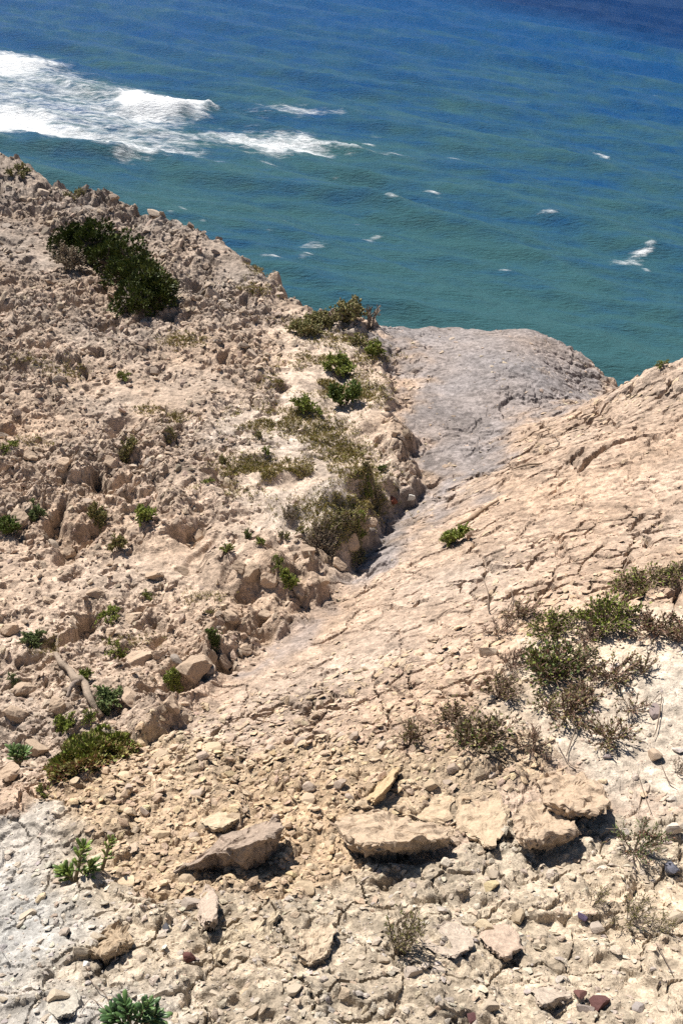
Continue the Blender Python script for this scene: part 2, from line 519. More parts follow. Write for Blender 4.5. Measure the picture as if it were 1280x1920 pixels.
def new_mesh(name, verts, faces, smooth=True):
    """Mesh from numpy vertices and an (n, k) face array or a list of them."""
    me = bpy.data.meshes.new(name)
    if not isinstance(faces, list):
        faces = [faces]
    faces = [np.asarray(f, np.int32) for f in faces if len(f)]
    me.vertices.add(len(verts))
    me.vertices.foreach_set('co', np.ascontiguousarray(verts, np.float32).ravel())
    idx = np.concatenate([f.ravel() for f in faces])
    tot = np.concatenate([np.full(len(f), f.shape[1], np.int32) for f in faces])
    start = np.concatenate([[0], np.cumsum(tot)[:-1]]).astype(np.int32)
    me.loops.add(len(idx))
    me.loops.foreach_set('vertex_index', idx)
    me.polygons.add(len(tot))
    me.polygons.foreach_set('loop_start', start)
    me.polygons.foreach_set('loop_total', tot)
    me.polygons.foreach_set('use_smooth', np.full(len(tot), smooth, bool))
    me.update(calc_edges=True)
    return me


def set_color(me, rgb, name='tint'):
    at_ = me.attributes.new(name, 'FLOAT_COLOR', 'POINT')
    d = np.ones((len(rgb), 4), np.float32)
    d[:, :3] = rgb
    at_.data.foreach_set('color', d.ravel())


def set_value(me, v, name):
    at_ = me.attributes.new(name, 'FLOAT', 'POINT')
    at_.data.foreach_set('value', np.ascontiguousarray(v, np.float32))


def put(name, me, mat, parent=None, loc=None):
    o = bpy.data.objects.new(name, me)
    if mat is not None and me is not None and not me.materials:
        me.materials.append(mat)
    COL.objects.link(o)
    if parent is not None:
        o.parent = parent
    if loc is not None:
        o.location = loc
    return o


def tag(o, label=None, cat=None, group=None, kind=None):
    if label:
        o['label'] = label
    if cat:
        o['category'] = cat
    if group:
        o['group'] = group
    if kind:
        o['kind'] = kind
    return o


def node_mat(name):
    m = bpy.data.materials.new(name)
    m.use_nodes = True
    nt = m.node_tree
    return m, nt, nt.nodes, nt.links, nt.nodes['Principled BSDF']


def earth_mat(name, attr='tint', scale=1.0, bump=0.6, rough=0.95, amount=0.45, inst=False):
    m, nt, N, L, P = node_mat(name)
    P.inputs['Roughness'].default_value = rough
    P.inputs['Specular IOR Level'].default_value = 0.15
    geo = N.new('ShaderNodeTexCoord')
    a = N.new('ShaderNodeAttribute')
    a.attribute_name = attr
    if inst:
        a.attribute_type = 'OBJECT'
    n1 = N.new('ShaderNodeTexNoise')
    n1.inputs['Scale'].default_value = 38 * scale
    n1.inputs['Detail'].default_value = 6
    n1.inputs['Roughness'].default_value = .65
    L.new(geo.outputs['Object'], n1.inputs['Vector'])
    n2 = N.new('ShaderNodeTexNoise')
    n2.inputs['Scale'].default_value = 190 * scale
    n2.inputs['Detail'].default_value = 5
    n2.inputs['Roughness'].default_value = .7
    L.new(geo.outputs['Object'], n2.inputs['Vector'])
    mr = N.new('ShaderNodeMapRange')
    mr.inputs[1].default_value, mr.inputs[2].default_value = .28, .72
    mr.inputs[3].default_value, mr.inputs[4].default_value = 1 - amount, 1 + amount
    L.new(n1.outputs[0], mr.inputs[0])
    mr2 = N.new('ShaderNodeMapRange')
    mr2.inputs[1].default_value, mr2.inputs[2].default_value = .3, .7
    mr2.inputs[3].default_value, mr2.inputs[4].default_value = 1 - amount * .7, 1 + amount * .7
    L.new(n2.outputs[0], mr2.inputs[0])
    mu = N.new('ShaderNodeMath')
    mu.operation = 'MULTIPLY'
    L.new(mr.outputs[0], mu.inputs[0])
    L.new(mr2.outputs[0], mu.inputs[1])
    mx = N.new('ShaderNodeVectorMath')
    mx.operation = 'SCALE'
    L.new(a.outputs['Color'], mx.inputs[0])
    L.new(mu.outputs[0], mx.inputs['Scale'])
    L.new(mx.outputs[0], P.inputs['Base Color'])
    b1 = N.new('ShaderNodeBump')
    b1.inputs['Strength'].default_value = bump
    b1.inputs['Distance'].default_value = .02 / scale
    L.new(n1.outputs[0], b1.inputs['Height'])
    b2 = N.new('ShaderNodeBump')
    b2.inputs['Strength'].default_value = bump
    b2.inputs['Distance'].default_value = .006 / scale
    L.new(n2.outputs[0], b2.inputs['Height'])
    L.new(b1.outputs[0], b2.inputs['Normal'])
    L.new(b2.outputs[0], P.inputs['Normal'])
    return m


def grid_faces(nr, nc, offset=0):
    i = np.arange(nr - 1)[:, None] * nc + np.arange(nc - 1)[None]
    i = i.ravel() + offset
    return np.column_stack([i, i + 1, i + nc + 1, i + nc])[:, ::-1]


nr, nc = shape
verts = np.column_stack([gx, gy, gz])
faces = grid_faces(nr, nc)
seam = np.arange(nr - 1) * nc
faces = np.vstack([faces, np.column_stack([seam, seam + nc, seam + 2 * nc - 1, seam + nc - 1])])
verts = np.vstack([verts, [[0, 0, float(ground(0.0, 0.31))]]])
ctr = len(verts) - 1
k = np.arange(nc)
fan = np.column_stack([np.full(nc, ctr), np.roll(k, -1), k])
me = new_mesh('clifftop_ground', verts, [faces, fan], smooth=False)
set_color(me, np.vstack([col, col[:1]]))
M_EARTH = earth_mat('dry_marl')
ground_obj = tag(put('clifftop_ground', me, M_EARTH), kind='structure')

# ------------------------------------------------------------------ sea
s_r = np.concatenate([np.geomspace(20, 68, 20, endpoint=False), 1 / np.linspace(1 / 68, 1 / 330, 290, endpoint=False), np.geomspace(330, 30000, 60)])
qs = np.concatenate([-1 - np.geomspace(0.01, 1, 16)[::-1], np.linspace(-1, 1, 350), 1 + np.geomspace(0.01, 1, 16)])
HS = math.radians(27)
saz = np.where(np.abs(qs) <= 1, qs * HS, np.sign(qs) * (HS + (np.abs(qs) - 1) * (math.pi - HS)))
SX, SY = np.sin(saz)[None] * s_r[:, None], np.cos(saz)[None] * s_r[:, None]
sx, sy = SX.ravel(), SY.ravel()


def sea_pt(u, v):
    d = ray(u, v)
    return (CAM + d * ((SEA_Z - CAM[2]) / d[2]))[:2]


def waves(wx, wy):
    z = np.zeros_like(wx)
    w1 = 9 * perlin(wx / 70, wy / 70, 201) + 2.5 * perlin(wx / 17, wy / 17, 202)
    for ang, lam, amp, ph in ((-22, 21, .50, 0), (-12, 13, .34, 1.3), (-30, 8.2, .24, 2.1), (-4, 5.1, .16, .4), (-40, 3.4, .10, 3.0)):
        a = math.radians(ang)
        s = (-math.sin(a) * wx + math.cos(a) * wy)
        env = .45 + .75 * np.clip(perlin(wx / (lam * 3.1), wy / (lam * 1.7), int(lam) + 210) + .45, 0, 1.2)
        p = 2 * np.pi * (s + w1 * lam / 21) / lam + ph
        c = .5 + .5 * np.sin(p)
        z += amp * env * (2 * c ** 1.6 - 1)
    z += .10 * fbm(wx / 2.2, wy / 1.1, 221, 3)
    fade = np.clip(500 / np.hypot(wx, wy), 0, 1)
    return z * fade


sz = waves(sx, sy)
# breakers on the reef, left: two rolling crests of foam
foam = np.zeros_like(sx)
fw = 1.0 * fbm(sx / 6, sy / 3, 231, 3)
fw2 = 1.0 * fbm(sx / 6, sy / 3, 235, 3)
FX, FY = sx + 2.2 * fw, sy + 2.2 * fw2


def sea_area(px):
    return np.array([sea_pt(*p) for p in px])


for px, amt, soft in (([(-200, 90), (30, 100), (130, 128), (330, 185), (380, 205), (350, 235), (480, 250), (640, 268), (655, 278), (520, 284), (420, 268), (330, 290), (210, 288), (90, 250), (-200, 238)], .60, 9),
                      ([(-200, 190), (40, 205), (95, 232), (180, 262), (330, 284), (215, 287), (95, 252), (-200, 243)], .42, 3),
                      ([(225, 178), (260, 168), (330, 190), (385, 208), (360, 218), (280, 214), (232, 205)], .7, 2.5),
                      ([(410, 245), (560, 262), (648, 272), (560, 283), (470, 278)], .34, 4),
                      ([(430, 190), (560, 196), (640, 215), (560, 216), (470, 208)], .36, 5),
                      ([(-200, 95), (20, 100), (110, 122), (60, 135), (-200, 130)], .35, 4)):
    foam = foam + amt * sstep(-soft, soft * .7, poly_dist(FX, FY, sea_area(px)))
for (u0, v0), (u1, v1), width, height in (((-200, 238), (215, 287), 2.8, 1.5), ((228, 200), (372, 212), 3.4, 1.7), ((-60, 120), (110, 126), 3, .8)):
    a, b = sea_pt(u0, v0), sea_pt(u1, v1)
    e = b - a
    t = np.clip(((sx - a[0]) * e[0] + (sy - a[1]) * e[1]) / (e @ e), 0, 1)
    d = np.hypot(sx - a[0] - t * e[0], sy - a[1] - t * e[1])
    front = ((sx - a[0]) * e[1] - (sy - a[1]) * e[0]) / np.linalg.norm(e)
    w = np.where(front > 0, width * .5, width)
    sz += height * np.exp(-(d / w) ** 2) * (.8 + .3 * perlin(sx / 4, sy / 4, 241))
sz += np.clip(foam, 0, 1) * .28 * fbm(sx / 1.1, sy / 1.1, 243, 3)
# scattered whitecaps: (u, v, half length, half depth on the water in metres, tilt, strength)
CAPS = [(690, 285, 4.5, 1.0, -8, .42), (780, 300, 4, .8, -8, .42), (560, 205, 6, 1.4, -3, .30), (620, 212, 5, 1.2, -6, .28), (700, 245, 3, 1, -12, .45), (400, 300, 5, .8, -6, .45), (480, 320, 4, .7, -6, .42), (697, 268, 1.3, 1.0, 0, .9), (745, 290, 1.6, .9, -8, .55), (677, 317, 1.6, 1.0, 0, .85), (628, 322, 1.2, .7, 0, .6), (860, 296, 1.9, .9, -4, .8),
        (880, 302, 2.6, .9, -6, .45), (905, 308, 1.5, .7, -6, .5), (1115, 278, 2.2, .9, -20, .6), (1135, 286, 1.0, .9, -20, .9), (1175, 313, 1.4, .7, -10, .6),
        (810, 357, 1.7, .9, -14, .8), (735, 383, 1.0, .8, -20, .8), (752, 390, .7, .7, 0, .5), (1025, 403, 1.7, .7, 0, .8), (700, 440, .9, 2.0, -30, .7), (672, 415, 1.6, .7, -25, .5),
        (545, 418, 2.0, .7, -10, .6), (585, 460, .9, 2.2, -50, .75), (570, 478, 1.6, .7, 15, .6), (515, 487, 2.2, .6, -5, .75), (1205, 470, .7, 1.6, -70, .85),
        (1165, 494, 2.4, 1.1, 15, .85), (1192, 482, 1.7, 1.5, -50, .75), (1215, 465, .8, 1.4, -70, .7), (1210, 507, .9, .5, 0, .6), (950, 505, 1.6, .5, 10, .5), (505, 432, .8, .5, 0, .6), (350, 396, .8, .6, 0, .8), (318, 405, .7, .5, 0, .8),
        (380, 420, 1.0, .5, 0, .6), (360, 408, 1.4, .4, 0, .5), (1240, 178, 4.0, 1.2, -30, .45), (975, 95, 2.5, 1.5, -30, .35), (1000, 565, 1.0, .4, 0, .4), (790, 415, .8, .5, 0, .5),
        (705, 370, .6, .4, 0, .5), (500, 300, 2.2, .8, -10, .5), (600, 285, 2.5, .7, -5, .4), (1215, 540, 1.0, .4, 0, .4)]
for (u, v, a_, b_, tilt, st) in CAPS:
    c = sea_pt(u, v)
    m = np.where((np.abs(FX - c[0]) < 12) & (np.abs(FY - c[1]) < 12))[0]
    th = math.radians(tilt)
    k_ = .35
    ox, oy = sx[m] + k_ * (FX[m] - sx[m]) - c[0], sy[m] + k_ * (FY[m] - sy[m]) - c[1]
    p1 = (ox * math.cos(th) + oy * math.sin(th)) / a_
    p2 = (-ox * math.sin(th) + oy * math.cos(th)) / (b_ * 1.15)
    g = np.exp(-(p1 ** 2 + p2 ** 2) * 1.2)
    foam[m] += .86 * st * g
    sz[m] += .22 * st * g
streak = perlin(sx / 3.5, sy / 1.3, 251) + .6 * perlin(sx / 1.5, sy / .8, 252)
nearshore = 1 - sstep(110, 170, np.hypot(sx, sy))
foam += .40 * sstep(.80, 1.4, streak + .5 * perlin(sx / 22, sy / 14, 253)) * (.5 + .5 * nearshore)
sverts = np.column_stack([sx, sy, SEA_Z + sz])
nrs, ncs = SX.shape
sf = grid_faces(nrs, ncs)
sm = np.arange(nrs - 1) * ncs
sf = np.vstack([sf, np.column_stack([sm, sm + ncs, sm + 2 * ncs - 1, sm + ncs - 1])])
sme = new_mesh('sea', sverts, sf)
set_value(sme, np.clip(foam, 0, 1.6), 'foam')
turb = sstep(-.75, .95, .40 * fbm(sx / 34, sy / 12, 261, 3) + .42 * fbm(sx / 7, sy / 1.5, 265, 4) + 1.40 - np.hypot(sx, sy) / 135)
set_value(sme, turb, 'turbid')
darker_line = np.array([sea_pt(u, v) for u, v in ((560, -60), (820, 4), (1000, 40), (1290, 100), (1600, 170))])
darker = sstep(-8, 26, line_dist(sx + 14 * perlin(sx / 60, sy / 40, 271), sy + 14 * perlin(sx / 60, sy / 40, 272), darker_line))  # water colour turns a darker navy beyond this line, far right
set_value(sme, darker, 'darker')

M_SEA, nt, N, L, P = node_mat('sea_water')
P.inputs['IOR'].default_value = 1.33
P.inputs['Specular IOR Level'].default_value = .10
P.inputs['Roughness'].default_value = .12
tc = N.new('ShaderNodeTexCoord')
aF = N.new('ShaderNodeAttribute')
aF.attribute_name = 'foam'
aT = N.new('ShaderNodeAttribute')
aT.attribute_name = 'turbid'
mp = N.new('ShaderNodeMapping')
mp.inputs['Rotation'].default_value = (0, 0, math.radians(14))
mp.inputs['Scale'].default_value = (.36, 1.2, 1)
L.new(tc.outputs['Object'], mp.inputs[0])
nf = N.new('ShaderNodeTexNoise')
nf.inputs['Scale'].default_value = 1.1
nf.inputs['Detail'].default_value = 10
nf.inputs['Roughness'].default_value = .74
L.new(mp.outputs[0], nf.inputs['Vector'])
nf2 = N.new('ShaderNodeTexNoise')
nf2.inputs['Scale'].default_value = 2.6
nf2.inputs['Detail'].default_value = 6
nf2.inputs['Roughness'].default_value = .7
L.new(mp.outputs[0], nf2.inputs['Vector'])
add = N.new('ShaderNodeMath')
add.operation = 'MULTIPLY_ADD'
add.inputs[1].default_value = 1.6
L.new(nf.outputs[0], add.inputs[0])
L.new(aF.outputs['Fac'], add.inputs[2])
thr = N.new('ShaderNodeMapRange')
thr.interpolation_type = 'SMOOTHSTEP'
thr.inputs[1].default_value, thr.inputs[2].default_value = 1.14, 1.84
L.new(add.outputs[0], thr.inputs[0])
water = N.new('ShaderNodeMix')
water.data_type = 'RGBA'
water.inputs[6].default_value = (.005, .068, .205, 1)
water.inputs[7].default_value = (.042, .120, .140, 1)
L.new(aT.outputs['Fac'], water.inputs[0])
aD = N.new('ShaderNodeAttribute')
aD.attribute_name = 'darker'
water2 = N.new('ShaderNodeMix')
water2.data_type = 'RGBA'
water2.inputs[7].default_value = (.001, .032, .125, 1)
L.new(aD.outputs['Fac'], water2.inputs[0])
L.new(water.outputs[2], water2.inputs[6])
fm = N.new('ShaderNodeMix')
fm.data_type = 'RGBA'
fm.inputs[7].default_value = (.80, .82, .84, 1)
L.new(thr.outputs[0], fm.inputs[0])
L.new(water2.outputs[2], fm.inputs[6])
L.new(fm.outputs[2], P.inputs['Base Color'])
ro = N.new('ShaderNodeMapRange')
ro.inputs[3].default_value, ro.inputs[4].default_value = .38, .9
L.new(thr.outputs[0], ro.inputs[0])
L.new(ro.outputs[0], P.inputs['Roughness'])
bs = N.new('ShaderNodeBump')
bs.inputs['Strength'].default_value = .8
bs.inputs['Distance'].default_value = .6
L.new(nf2.outputs[0], bs.inputs['Height'])
L.new(bs.outputs[0], P.inputs['Normal'])
tag(put('sea', sme, M_SEA), kind='structure')

# ------------------------------------------------------------------ stones
def icosphere(sub):
    t = (1 + 5 ** .5) / 2
    v = [(-1, t, 0), (1, t, 0), (-1, -t, 0), (1, -t, 0), (0, -1, t), (0, 1, t), (0, -1, -t), (0, 1, -t), (t, 0, -1), (t, 0, 1), (-t, 0, -1), (-t, 0, 1)]
    f = [(0, 11, 5), (0, 5, 1), (0, 1, 7), (0, 7, 10), (0, 10, 11), (1, 5, 9), (5, 11, 4), (11, 10, 2), (10, 7, 6), (7, 1, 8),
         (3, 9, 4), (3, 4, 2), (3, 2, 6), (3, 6, 8), (3, 8, 9), (4, 9, 5), (2, 4, 11), (6, 2, 10), (8, 6, 7), (9, 8, 1)]
    v = [np.array(p) / np.linalg.norm(p) for p in v]
    for _ in range(sub):
        cache, nf_ = {}, []

        def mid(a, b):
            k_ = (min(a, b), max(a, b))
            if k_ not in cache:
                p = v[a] + v[b]
                v.append(p / np.linalg.norm(p))
                cache[k_] = len(v) - 1
            return cache[k_]
        for a, b, c in f:
            ab, bc, ca = mid(a, b), mid(b, c), mid(c, a)
            nf_ += [(a, ab, ca), (b, bc, ab), (c, ca, bc), (ab, bc, ca)]
        f = nf_
    return np.array(v), np.array(f)


ICO = {k_: icosphere(k_) for k_ in (0, 1, 2, 3, 4)}


def rock_verts(sub, rng, cuts=7, rough=.10, depth=(.45, .9)):
    """Unit sphere broken by random planes, with surface roughness."""
    v, f = ICO[sub]
    v = v.copy() + (0 if sub > 1 else rng.normal(0, .20, v.shape))
    for _ in range(cuts):
        n = rng.normal(size=3)
        n /= np.linalg.norm(n)
        d = rng.uniform(*depth)
        over = v @ n - d
        v = v - np.maximum(over, 0)[:, None] * n * .93
    if sub > 1:
        o = rng.uniform(0, 50, 3)
        w = v + o
        k_ = (fbm(w[:, 0] * 2.2 + w[:, 2] * 1.3, w[:, 1] * 2.2 - w[:, 2] * 1.7, 5, 4) + fbm(w[:, 1] * 2.4 + w[:, 2], w[:, 2] * 2.4 + w[:, 0], 9, 4)) * rough
        v = v * (1 + k_)[:, None]
    v -= (v.max(0) + v.min(0)) / 2
    return v / np.abs(v).max(0)


def slope_at(px, py, e):
    e = np.asarray(e)
    return (ground(px + e, py) - ground(px - e, py)) / (2 * e), (ground(px, py + e) - ground(px, py - e)) / (2 * e)


CORE_MASKS = {k_: m.reshape(shape) for k_, m in dict(left=M_LEFT, grey=M_GREY, tan=M_TAN, grav=M_GRAV, sand=M_SAND, fore=M_FORE, turf=M_TURF, pale=M_PALE).items()}
DEPTH = (np.column_stack([gx, gy, gz]) - CAM) @ FWD
DEPTH = DEPTH.reshape(shape)
row_ok = (R_ROWS > .7) & (R_ROWS < 40)


def scatter(weight, n, rng):
    w = weight.copy()
    w[~row_ok] = 0
    w[:, :N_OUT - 4] = 0
    w[:, N_OUT + N_CORE + 4:] = 0
    p = w.ravel() / w.sum()
    k_ = np.searchsorted(np.cumsum(p), rng.uniform(0, 1, n))
    k_ = np.clip(k_, 0, p.size - 1)
    dpt = np.maximum(DEPTH.ravel()[k_], 1.2)
    j = dpt / 900.0
    return gx[k_] + rng.normal(0, 1, n) * j, gy[k_] + rng.normal(0, 1, n) * j, dpt, k_


def stone_field(name, n, weight, sizes, flat, palette, seed, mat, sink=.25, sub=0, cuts=4):
    """Thousands of small stones as one mass."""
    rng = np.random.default_rng(seed)
    px, py, dpt, kk = scatter(weight, n, rng)
    lo, hi, pw = sizes
    s_px = lo * (hi / lo) ** (rng.uniform(0, 1, n) ** pw)
    s = .5 * s_px * dpt / F_PX
    shapes = np.array([rock_verts(sub, rng, cuts) for _ in range(14)])
    nv = shapes.shape[1]
    v = shapes[rng.integers(0, 14, n)]
    sc_ = np.column_stack([s * rng.uniform(.8, 1.35, n), s * rng.uniform(.6, 1.0, n), s * rng.uniform(*flat, n)])
    v = v * sc_[:, None, :]
    a = rng.uniform(0, 2 * np.pi, n)
    ca, sa = np.cos(a)[:, None], np.sin(a)[:, None]
    vx, vy, vz = v[..., 0] * ca - v[..., 1] * sa, v[..., 0] * sa + v[..., 1] * ca, v[..., 2]
    sxx, syy = slope_at(px, py, np.maximum(s * 1.5, .01))
    sxx = np.clip(sxx, -1, 1) + rng.normal(0, .25, n)
    syy = np.clip(syy, -1, 1) + rng.normal(0, .25, n)
    z0 = ground(px, py) + sc_[:, 2] * (1 - 2 * sink)
    W = np.stack([px[:, None] + vx, py[:, None] + vy, z0[:, None] + vz + vx * sxx[:, None] + vy * syy[:, None]], -1)
    F_ = (ICO[sub][1][None] + (np.arange(n) * nv)[:, None, None]).reshape(-1, 3)
    me_ = new_mesh(name, W.reshape(-1, 3), F_, smooth=False)
    pal = np.array(palette)
    c_ = pal[rng.integers(0, len(pal), n)] * rng.uniform(.78, 1.22, (n, 1)) * (1 + rng.normal(0, .03, (n, 3)))
    base = col[kk]
    c_ = np.clip(c_ * .55 + base * .5, .02, .8)
    set_color(me_, np.repeat(c_, nv, 0))
    return tag(put(name, me_, mat), kind='stuff')


M_STONE = earth_mat('loose_stone', scale=1.6, bump=.6, amount=.25)
CM = CORE_MASKS
rgh = rough.reshape(shape)
tag(stone_field('rubble', 11000, CM['left'] * np.clip(rgh - .15, 0, 1.5), (3.6, 16, 2.4), (.5, .95), [(.46, .35, .265), (.37, .29, .23), (.50, .39, .29), (.30, .24, .19)], 21, M_STONE),
    'tan and grey broken rubble strewn over the left slope', 'rubble')
tag(stone_field('earth_flakes', 6500, CM['tan'] * (.25 + cov.reshape(shape)) + .12 * CM['grey'], (3.5, 13, 2.4), (.22, .45), [(.56, .42, .28), (.52, .39, .28), (.60, .47, .32), (.46, .34, .24)], 22, M_STONE),
    'small dry earth flakes lying on the cracked right slope', 'earth flakes')
tag(stone_field('gravel', 8000, CM['grav'] + .30 * CM['tan'] * (DEPTH < 3.6), (3.5, 21, 2.2), (.28, .6), [(.60, .45, .28), (.56, .42, .29), (.52, .38, .27), (.62, .49, .34), (.46, .35, .27)], 23, M_STONE),
    'yellow tan gravel covering the slope behind the dark wedge rock', 'gravel')
tag(stone_field('pebbles', 7500, CM['fore'] * (1 - .2 * CM['pale']) + .25 * CM['sand'], (4, 20, 2.8), (.4, .8), [(.54, .45, .34), (.58, .50, .39), (.46, .39, .33), (.40, .36, .35), (.62, .55, .46), (.50, .37, .27)], 24, M_STONE, sink=.35),
    'small mixed pebbles set in the pale foreground ground', 'pebbles')


def object_mat(name, scale=1.6, bump=.6, amount=.28, rough=.93):
    """Earthy material whose base colour is the object's own colour."""
    m = earth_mat(name, scale=scale, bump=bump, amount=amount, rough=rough)
    nt_ = m.node_tree
    info = nt_.nodes.new('ShaderNodeObjectInfo')
    for l in list(nt_.links):
        if l.from_node.type == 'ATTRIBUTE':
            to = l.to_socket
            nt_.links.remove(l)
            nt_.links.new(info.outputs['Color'], to)
    return m


M_ROCK = object_mat('weathered_rock', scale=.35, bump=.25)
M_SLAB = object_mat('slab_stone', scale=1.6, bump=.5)


def slab(name, outline, color, label, cat='rock', seed=1, under=.86, rough=.006, lift_k=1.0):
    """Broken slab: outline points are (u, v, height of that edge above the ground)."""
    rng = np.random.default_rng(seed)
    o_ = np.array(outline, float)
    o_[:, 2] *= lift_k
    top = np.array([hit(u, v, h) for u, v, h in o_])
    closed = np.vstack([top, top[:1]])
    ring = []
    for i in range(len(top)):                                    # straight broken edges, corners a little rounded
        for t in np.linspace(0, 1, 9, endpoint=False):
            ring.append(closed[i] * (1 - t) + closed[i + 1] * t)
    ring = np.array(ring)
    ring = (ring + .5 * np.roll(ring, 1, 0) + .5 * np.roll(ring, -1, 0)) / 2
    n = len(ring)
    size = np.ptp(ring[:, :2], axis=0).max()
    ph = np.arange(n) / n * 2 * np.pi
    wob = fbm(np.cos(ph) * 4 + seed, np.sin(ph) * 4 + seed, seed, 4)
    cen = ring.mean(0)
    ring = ring + (ring - cen) * (wob * .10)[:, None]
    A_ = np.column_stack([np.ones(n), ring[:, 0] - cen[0], ring[:, 1] - cen[1]])
    pl = np.linalg.lstsq(A_, ring[:, 2], rcond=None)[0]
    gr = ground(ring[:, 0], ring[:, 1])
    rings = []
    for sc_, kz in ((under * .9, -.35), (under, .05), (under + .30 * (1 - under), .22), (under + .62 * (1 - under), .40), (under + .74 * (1 - under), .52), (.985, .66), (.965, .74), (1.0, .84), (1.0, .95), (.985, 1.0)):
        q = cen + (ring - cen) * sc_
        q[:, :2] += rng.normal(0, .0025 * (kz < .97), (n, 2))
        q[:, 2] = gr + (ring[:, 2] - gr) * kz - (.02 if kz < 0 else 0)
        rings.append(q)
    smooth_ring = ring.copy()
    for sc_ in (.92, .84, .74, .64, .54, .44, .34, .24, .14, .06):
        for _ in range(3):
            smooth_ring = (smooth_ring + .5 * np.roll(smooth_ring, 1, 0) + .5 * np.roll(smooth_ring, -1, 0)) / 2
        q = cen + (smooth_ring - cen) * sc_
        q[:, 2] = pl[0] + pl[1] * (q[:, 0] - cen[0]) + pl[2] * (q[:, 1] - cen[1])
        edge = sstep(.80, 1, np.array([sc_]))[0]
        q[:, 2] = q[:, 2] * (1 - edge) + (ring[:, 2] + (q[:, 2] - pl[0]) * 0) * edge
        rings.append(q)
    V = np.vstack(rings + [[cen * [1, 1, 0] + [0, 0, pl[0]]]])
    nz = fbm(V[:, 0] * 30 + V[:, 2] * 6, V[:, 1] * 30 - V[:, 2] * 7, seed + 3, 4)
    nz2 = fbm(V[:, 0] * 8 + V[:, 2] * 9, V[:, 1] * 8 - V[:, 2] * 7, seed + 5, 3)
    V[:, 2] += rough * nz + rough * 1.8 * nz2
    V[:, 0] += rough * .8 * fbm(V[:, 2] * 30, V[:, 1] * 18, seed + 7, 3)
    V[:, 1] += rough * .8 * fbm(V[:, 2] * 30, V[:, 0] * 18, seed + 8, 3)
    fs = []
    for r_ in range(len(rings) - 1):
        a = r_ * n + np.arange(n)
        b = r_ * n + (np.arange(n) + 1) % n
        fs.append(np.column_stack([a, b, b + n, a + n]))
    last = (len(rings) - 1) * n
    tri = np.column_stack([last + np.arange(n), last + (np.arange(n) + 1) % n, np.full(n, len(V) - 1)])
    base = np.array([cen[0], cen[1], float(ground(cen[0], cen[1]))])
    me_ = new_mesh(name, V - base, [np.vstack(fs), tri], smooth=False)
    ob = put(name, me_, M_SLAB, loc=base)
    ob.color = (*color, 1)
    return tag(ob, label, cat)


TAN, BRN, GRY = (.45, .345, .25), (.30, .235, .185), (.40, .34, .29)
slab('wedge_rock', [(326, 1636, .012), (372, 1598, .035), (430, 1566, .05), (488, 1538, .07), (524, 1529, .085), (529, 1552, .09), (500, 1572, .105), (462, 1590, .095), (405, 1596, .07), (362, 1618, .04)],
     (.34, .265, .21), 'dark brown wedge shaped rock with sunlit top on the yellow gravel', seed=3, under=.86, rough=.010, lift_k=1.2)
slab('slab_rock', [(634, 1548, .05), (652, 1524, .02), (705, 1520, .012), (770, 1536, .015), (832, 1552, .03), (842, 1572, .06), (800, 1572, .075), (742, 1580, .085), (690, 1582, .08), (655, 1572, .07)],
     TAN, 'long flat tan slab with a deep black shadow under its front edge', seed=5, under=.60, rough=.009, lift_k=1.3)
slab('slab_rock', [(962, 1530, .02), (985, 1506, .015), (1030, 1508, .015), (1082, 1546, .045), (1087, 1562, .055), (1030, 1572, .06), (985, 1575, .06), (966, 1556, .04)],
     TAN, 'blocky tan rock with shadow below, lower left one of the overlapping pair', seed=7, under=.62, rough=.011, lift_k=1.3)
slab('slab_rock', [(1005, 1462, .02), (1030, 1444, .015), (1085, 1448, .015), (1132, 1478, .03), (1141, 1508, .07), (1120, 1520, .07), (1065, 1518, .06), (1018, 1496, .05)],
     (.45, .34, .245), 'flat tan rock over a wide black shadow, upper right one of the pair', seed=9, under=.60, rough=.011, lift_k=1.3)
slab('plate_rock', [(376, 1540, .012), (410, 1522, .012), (462, 1508, .012), (468, 1520, .02), (440, 1538, .03), (412, 1556, .03)],
     (.50, .40, .28), 'small thin pale plate of stone just behind the dark wedge rock', seed=11, rough=.003)
slab('bedrock_plate', [(648, 1512, .010), (700, 1486, .008), (780, 1474, .008), (850, 1484, .010), (838, 1545, .02), (770, 1528, .012), (700, 1514, .010)],
     (.49, .375, .26), 'flat tan bedrock plate directly behind the long shadowed slab', seed=13, rough=.006)
slab('bedrock_plate', [(858, 1492, .010), (930, 1486, .010), (955, 1520, .018), (950, 1560, .022), (918, 1588, .03), (880, 1562, .022), (852, 1548, .016)],
     (.48, .37, .26), 'pale tan bedrock plate between the long slab and the rock pair', seed=15, rough=.006)
slab('flat_stone', [(898, 1752, .01), (916, 1736, .008), (950, 1730, .010), (972, 1752, .018), (976, 1776, .032), (946, 1790, .036), (922, 1776, .03)],
     (.45, .345, .27), 'angular flat orange grey stone right of the dry bush', seed=17, rough=.003)
slab('flat_stone', [(998, 1858, .01), (1020, 1846, .008), (1052, 1850, .010), (1071, 1866, .022), (1052, 1876, .026), (1016, 1882, .024)],
     (.45, .37, .30), 'flat tan stone left of the two dark red stones', seed=19, rough=.003)
slab('block_stone', [(556, 1786, .02), (566, 1750, .015), (598, 1728, .015), (624, 1736, .03), (626, 1754, .05), (604, 1792, .055), (580, 1806, .04)],
     (.47, .375, .275), 'tan upright block left of the dry bush, shadow on its right', seed=21, rough=.012, lift_k=.8)
slab('block_stone', [(396, 1800, .012), (420, 1752, .015), (470, 1712, .018), (520, 1716, .025), (512, 1762, .03), (470, 1790, .03), (420, 1806, .025)],
     (.48, .39, .28), 'broad rounded tan rock set in the ground below the wedge rock', seed=23, rough=.014, lift_k=.55)
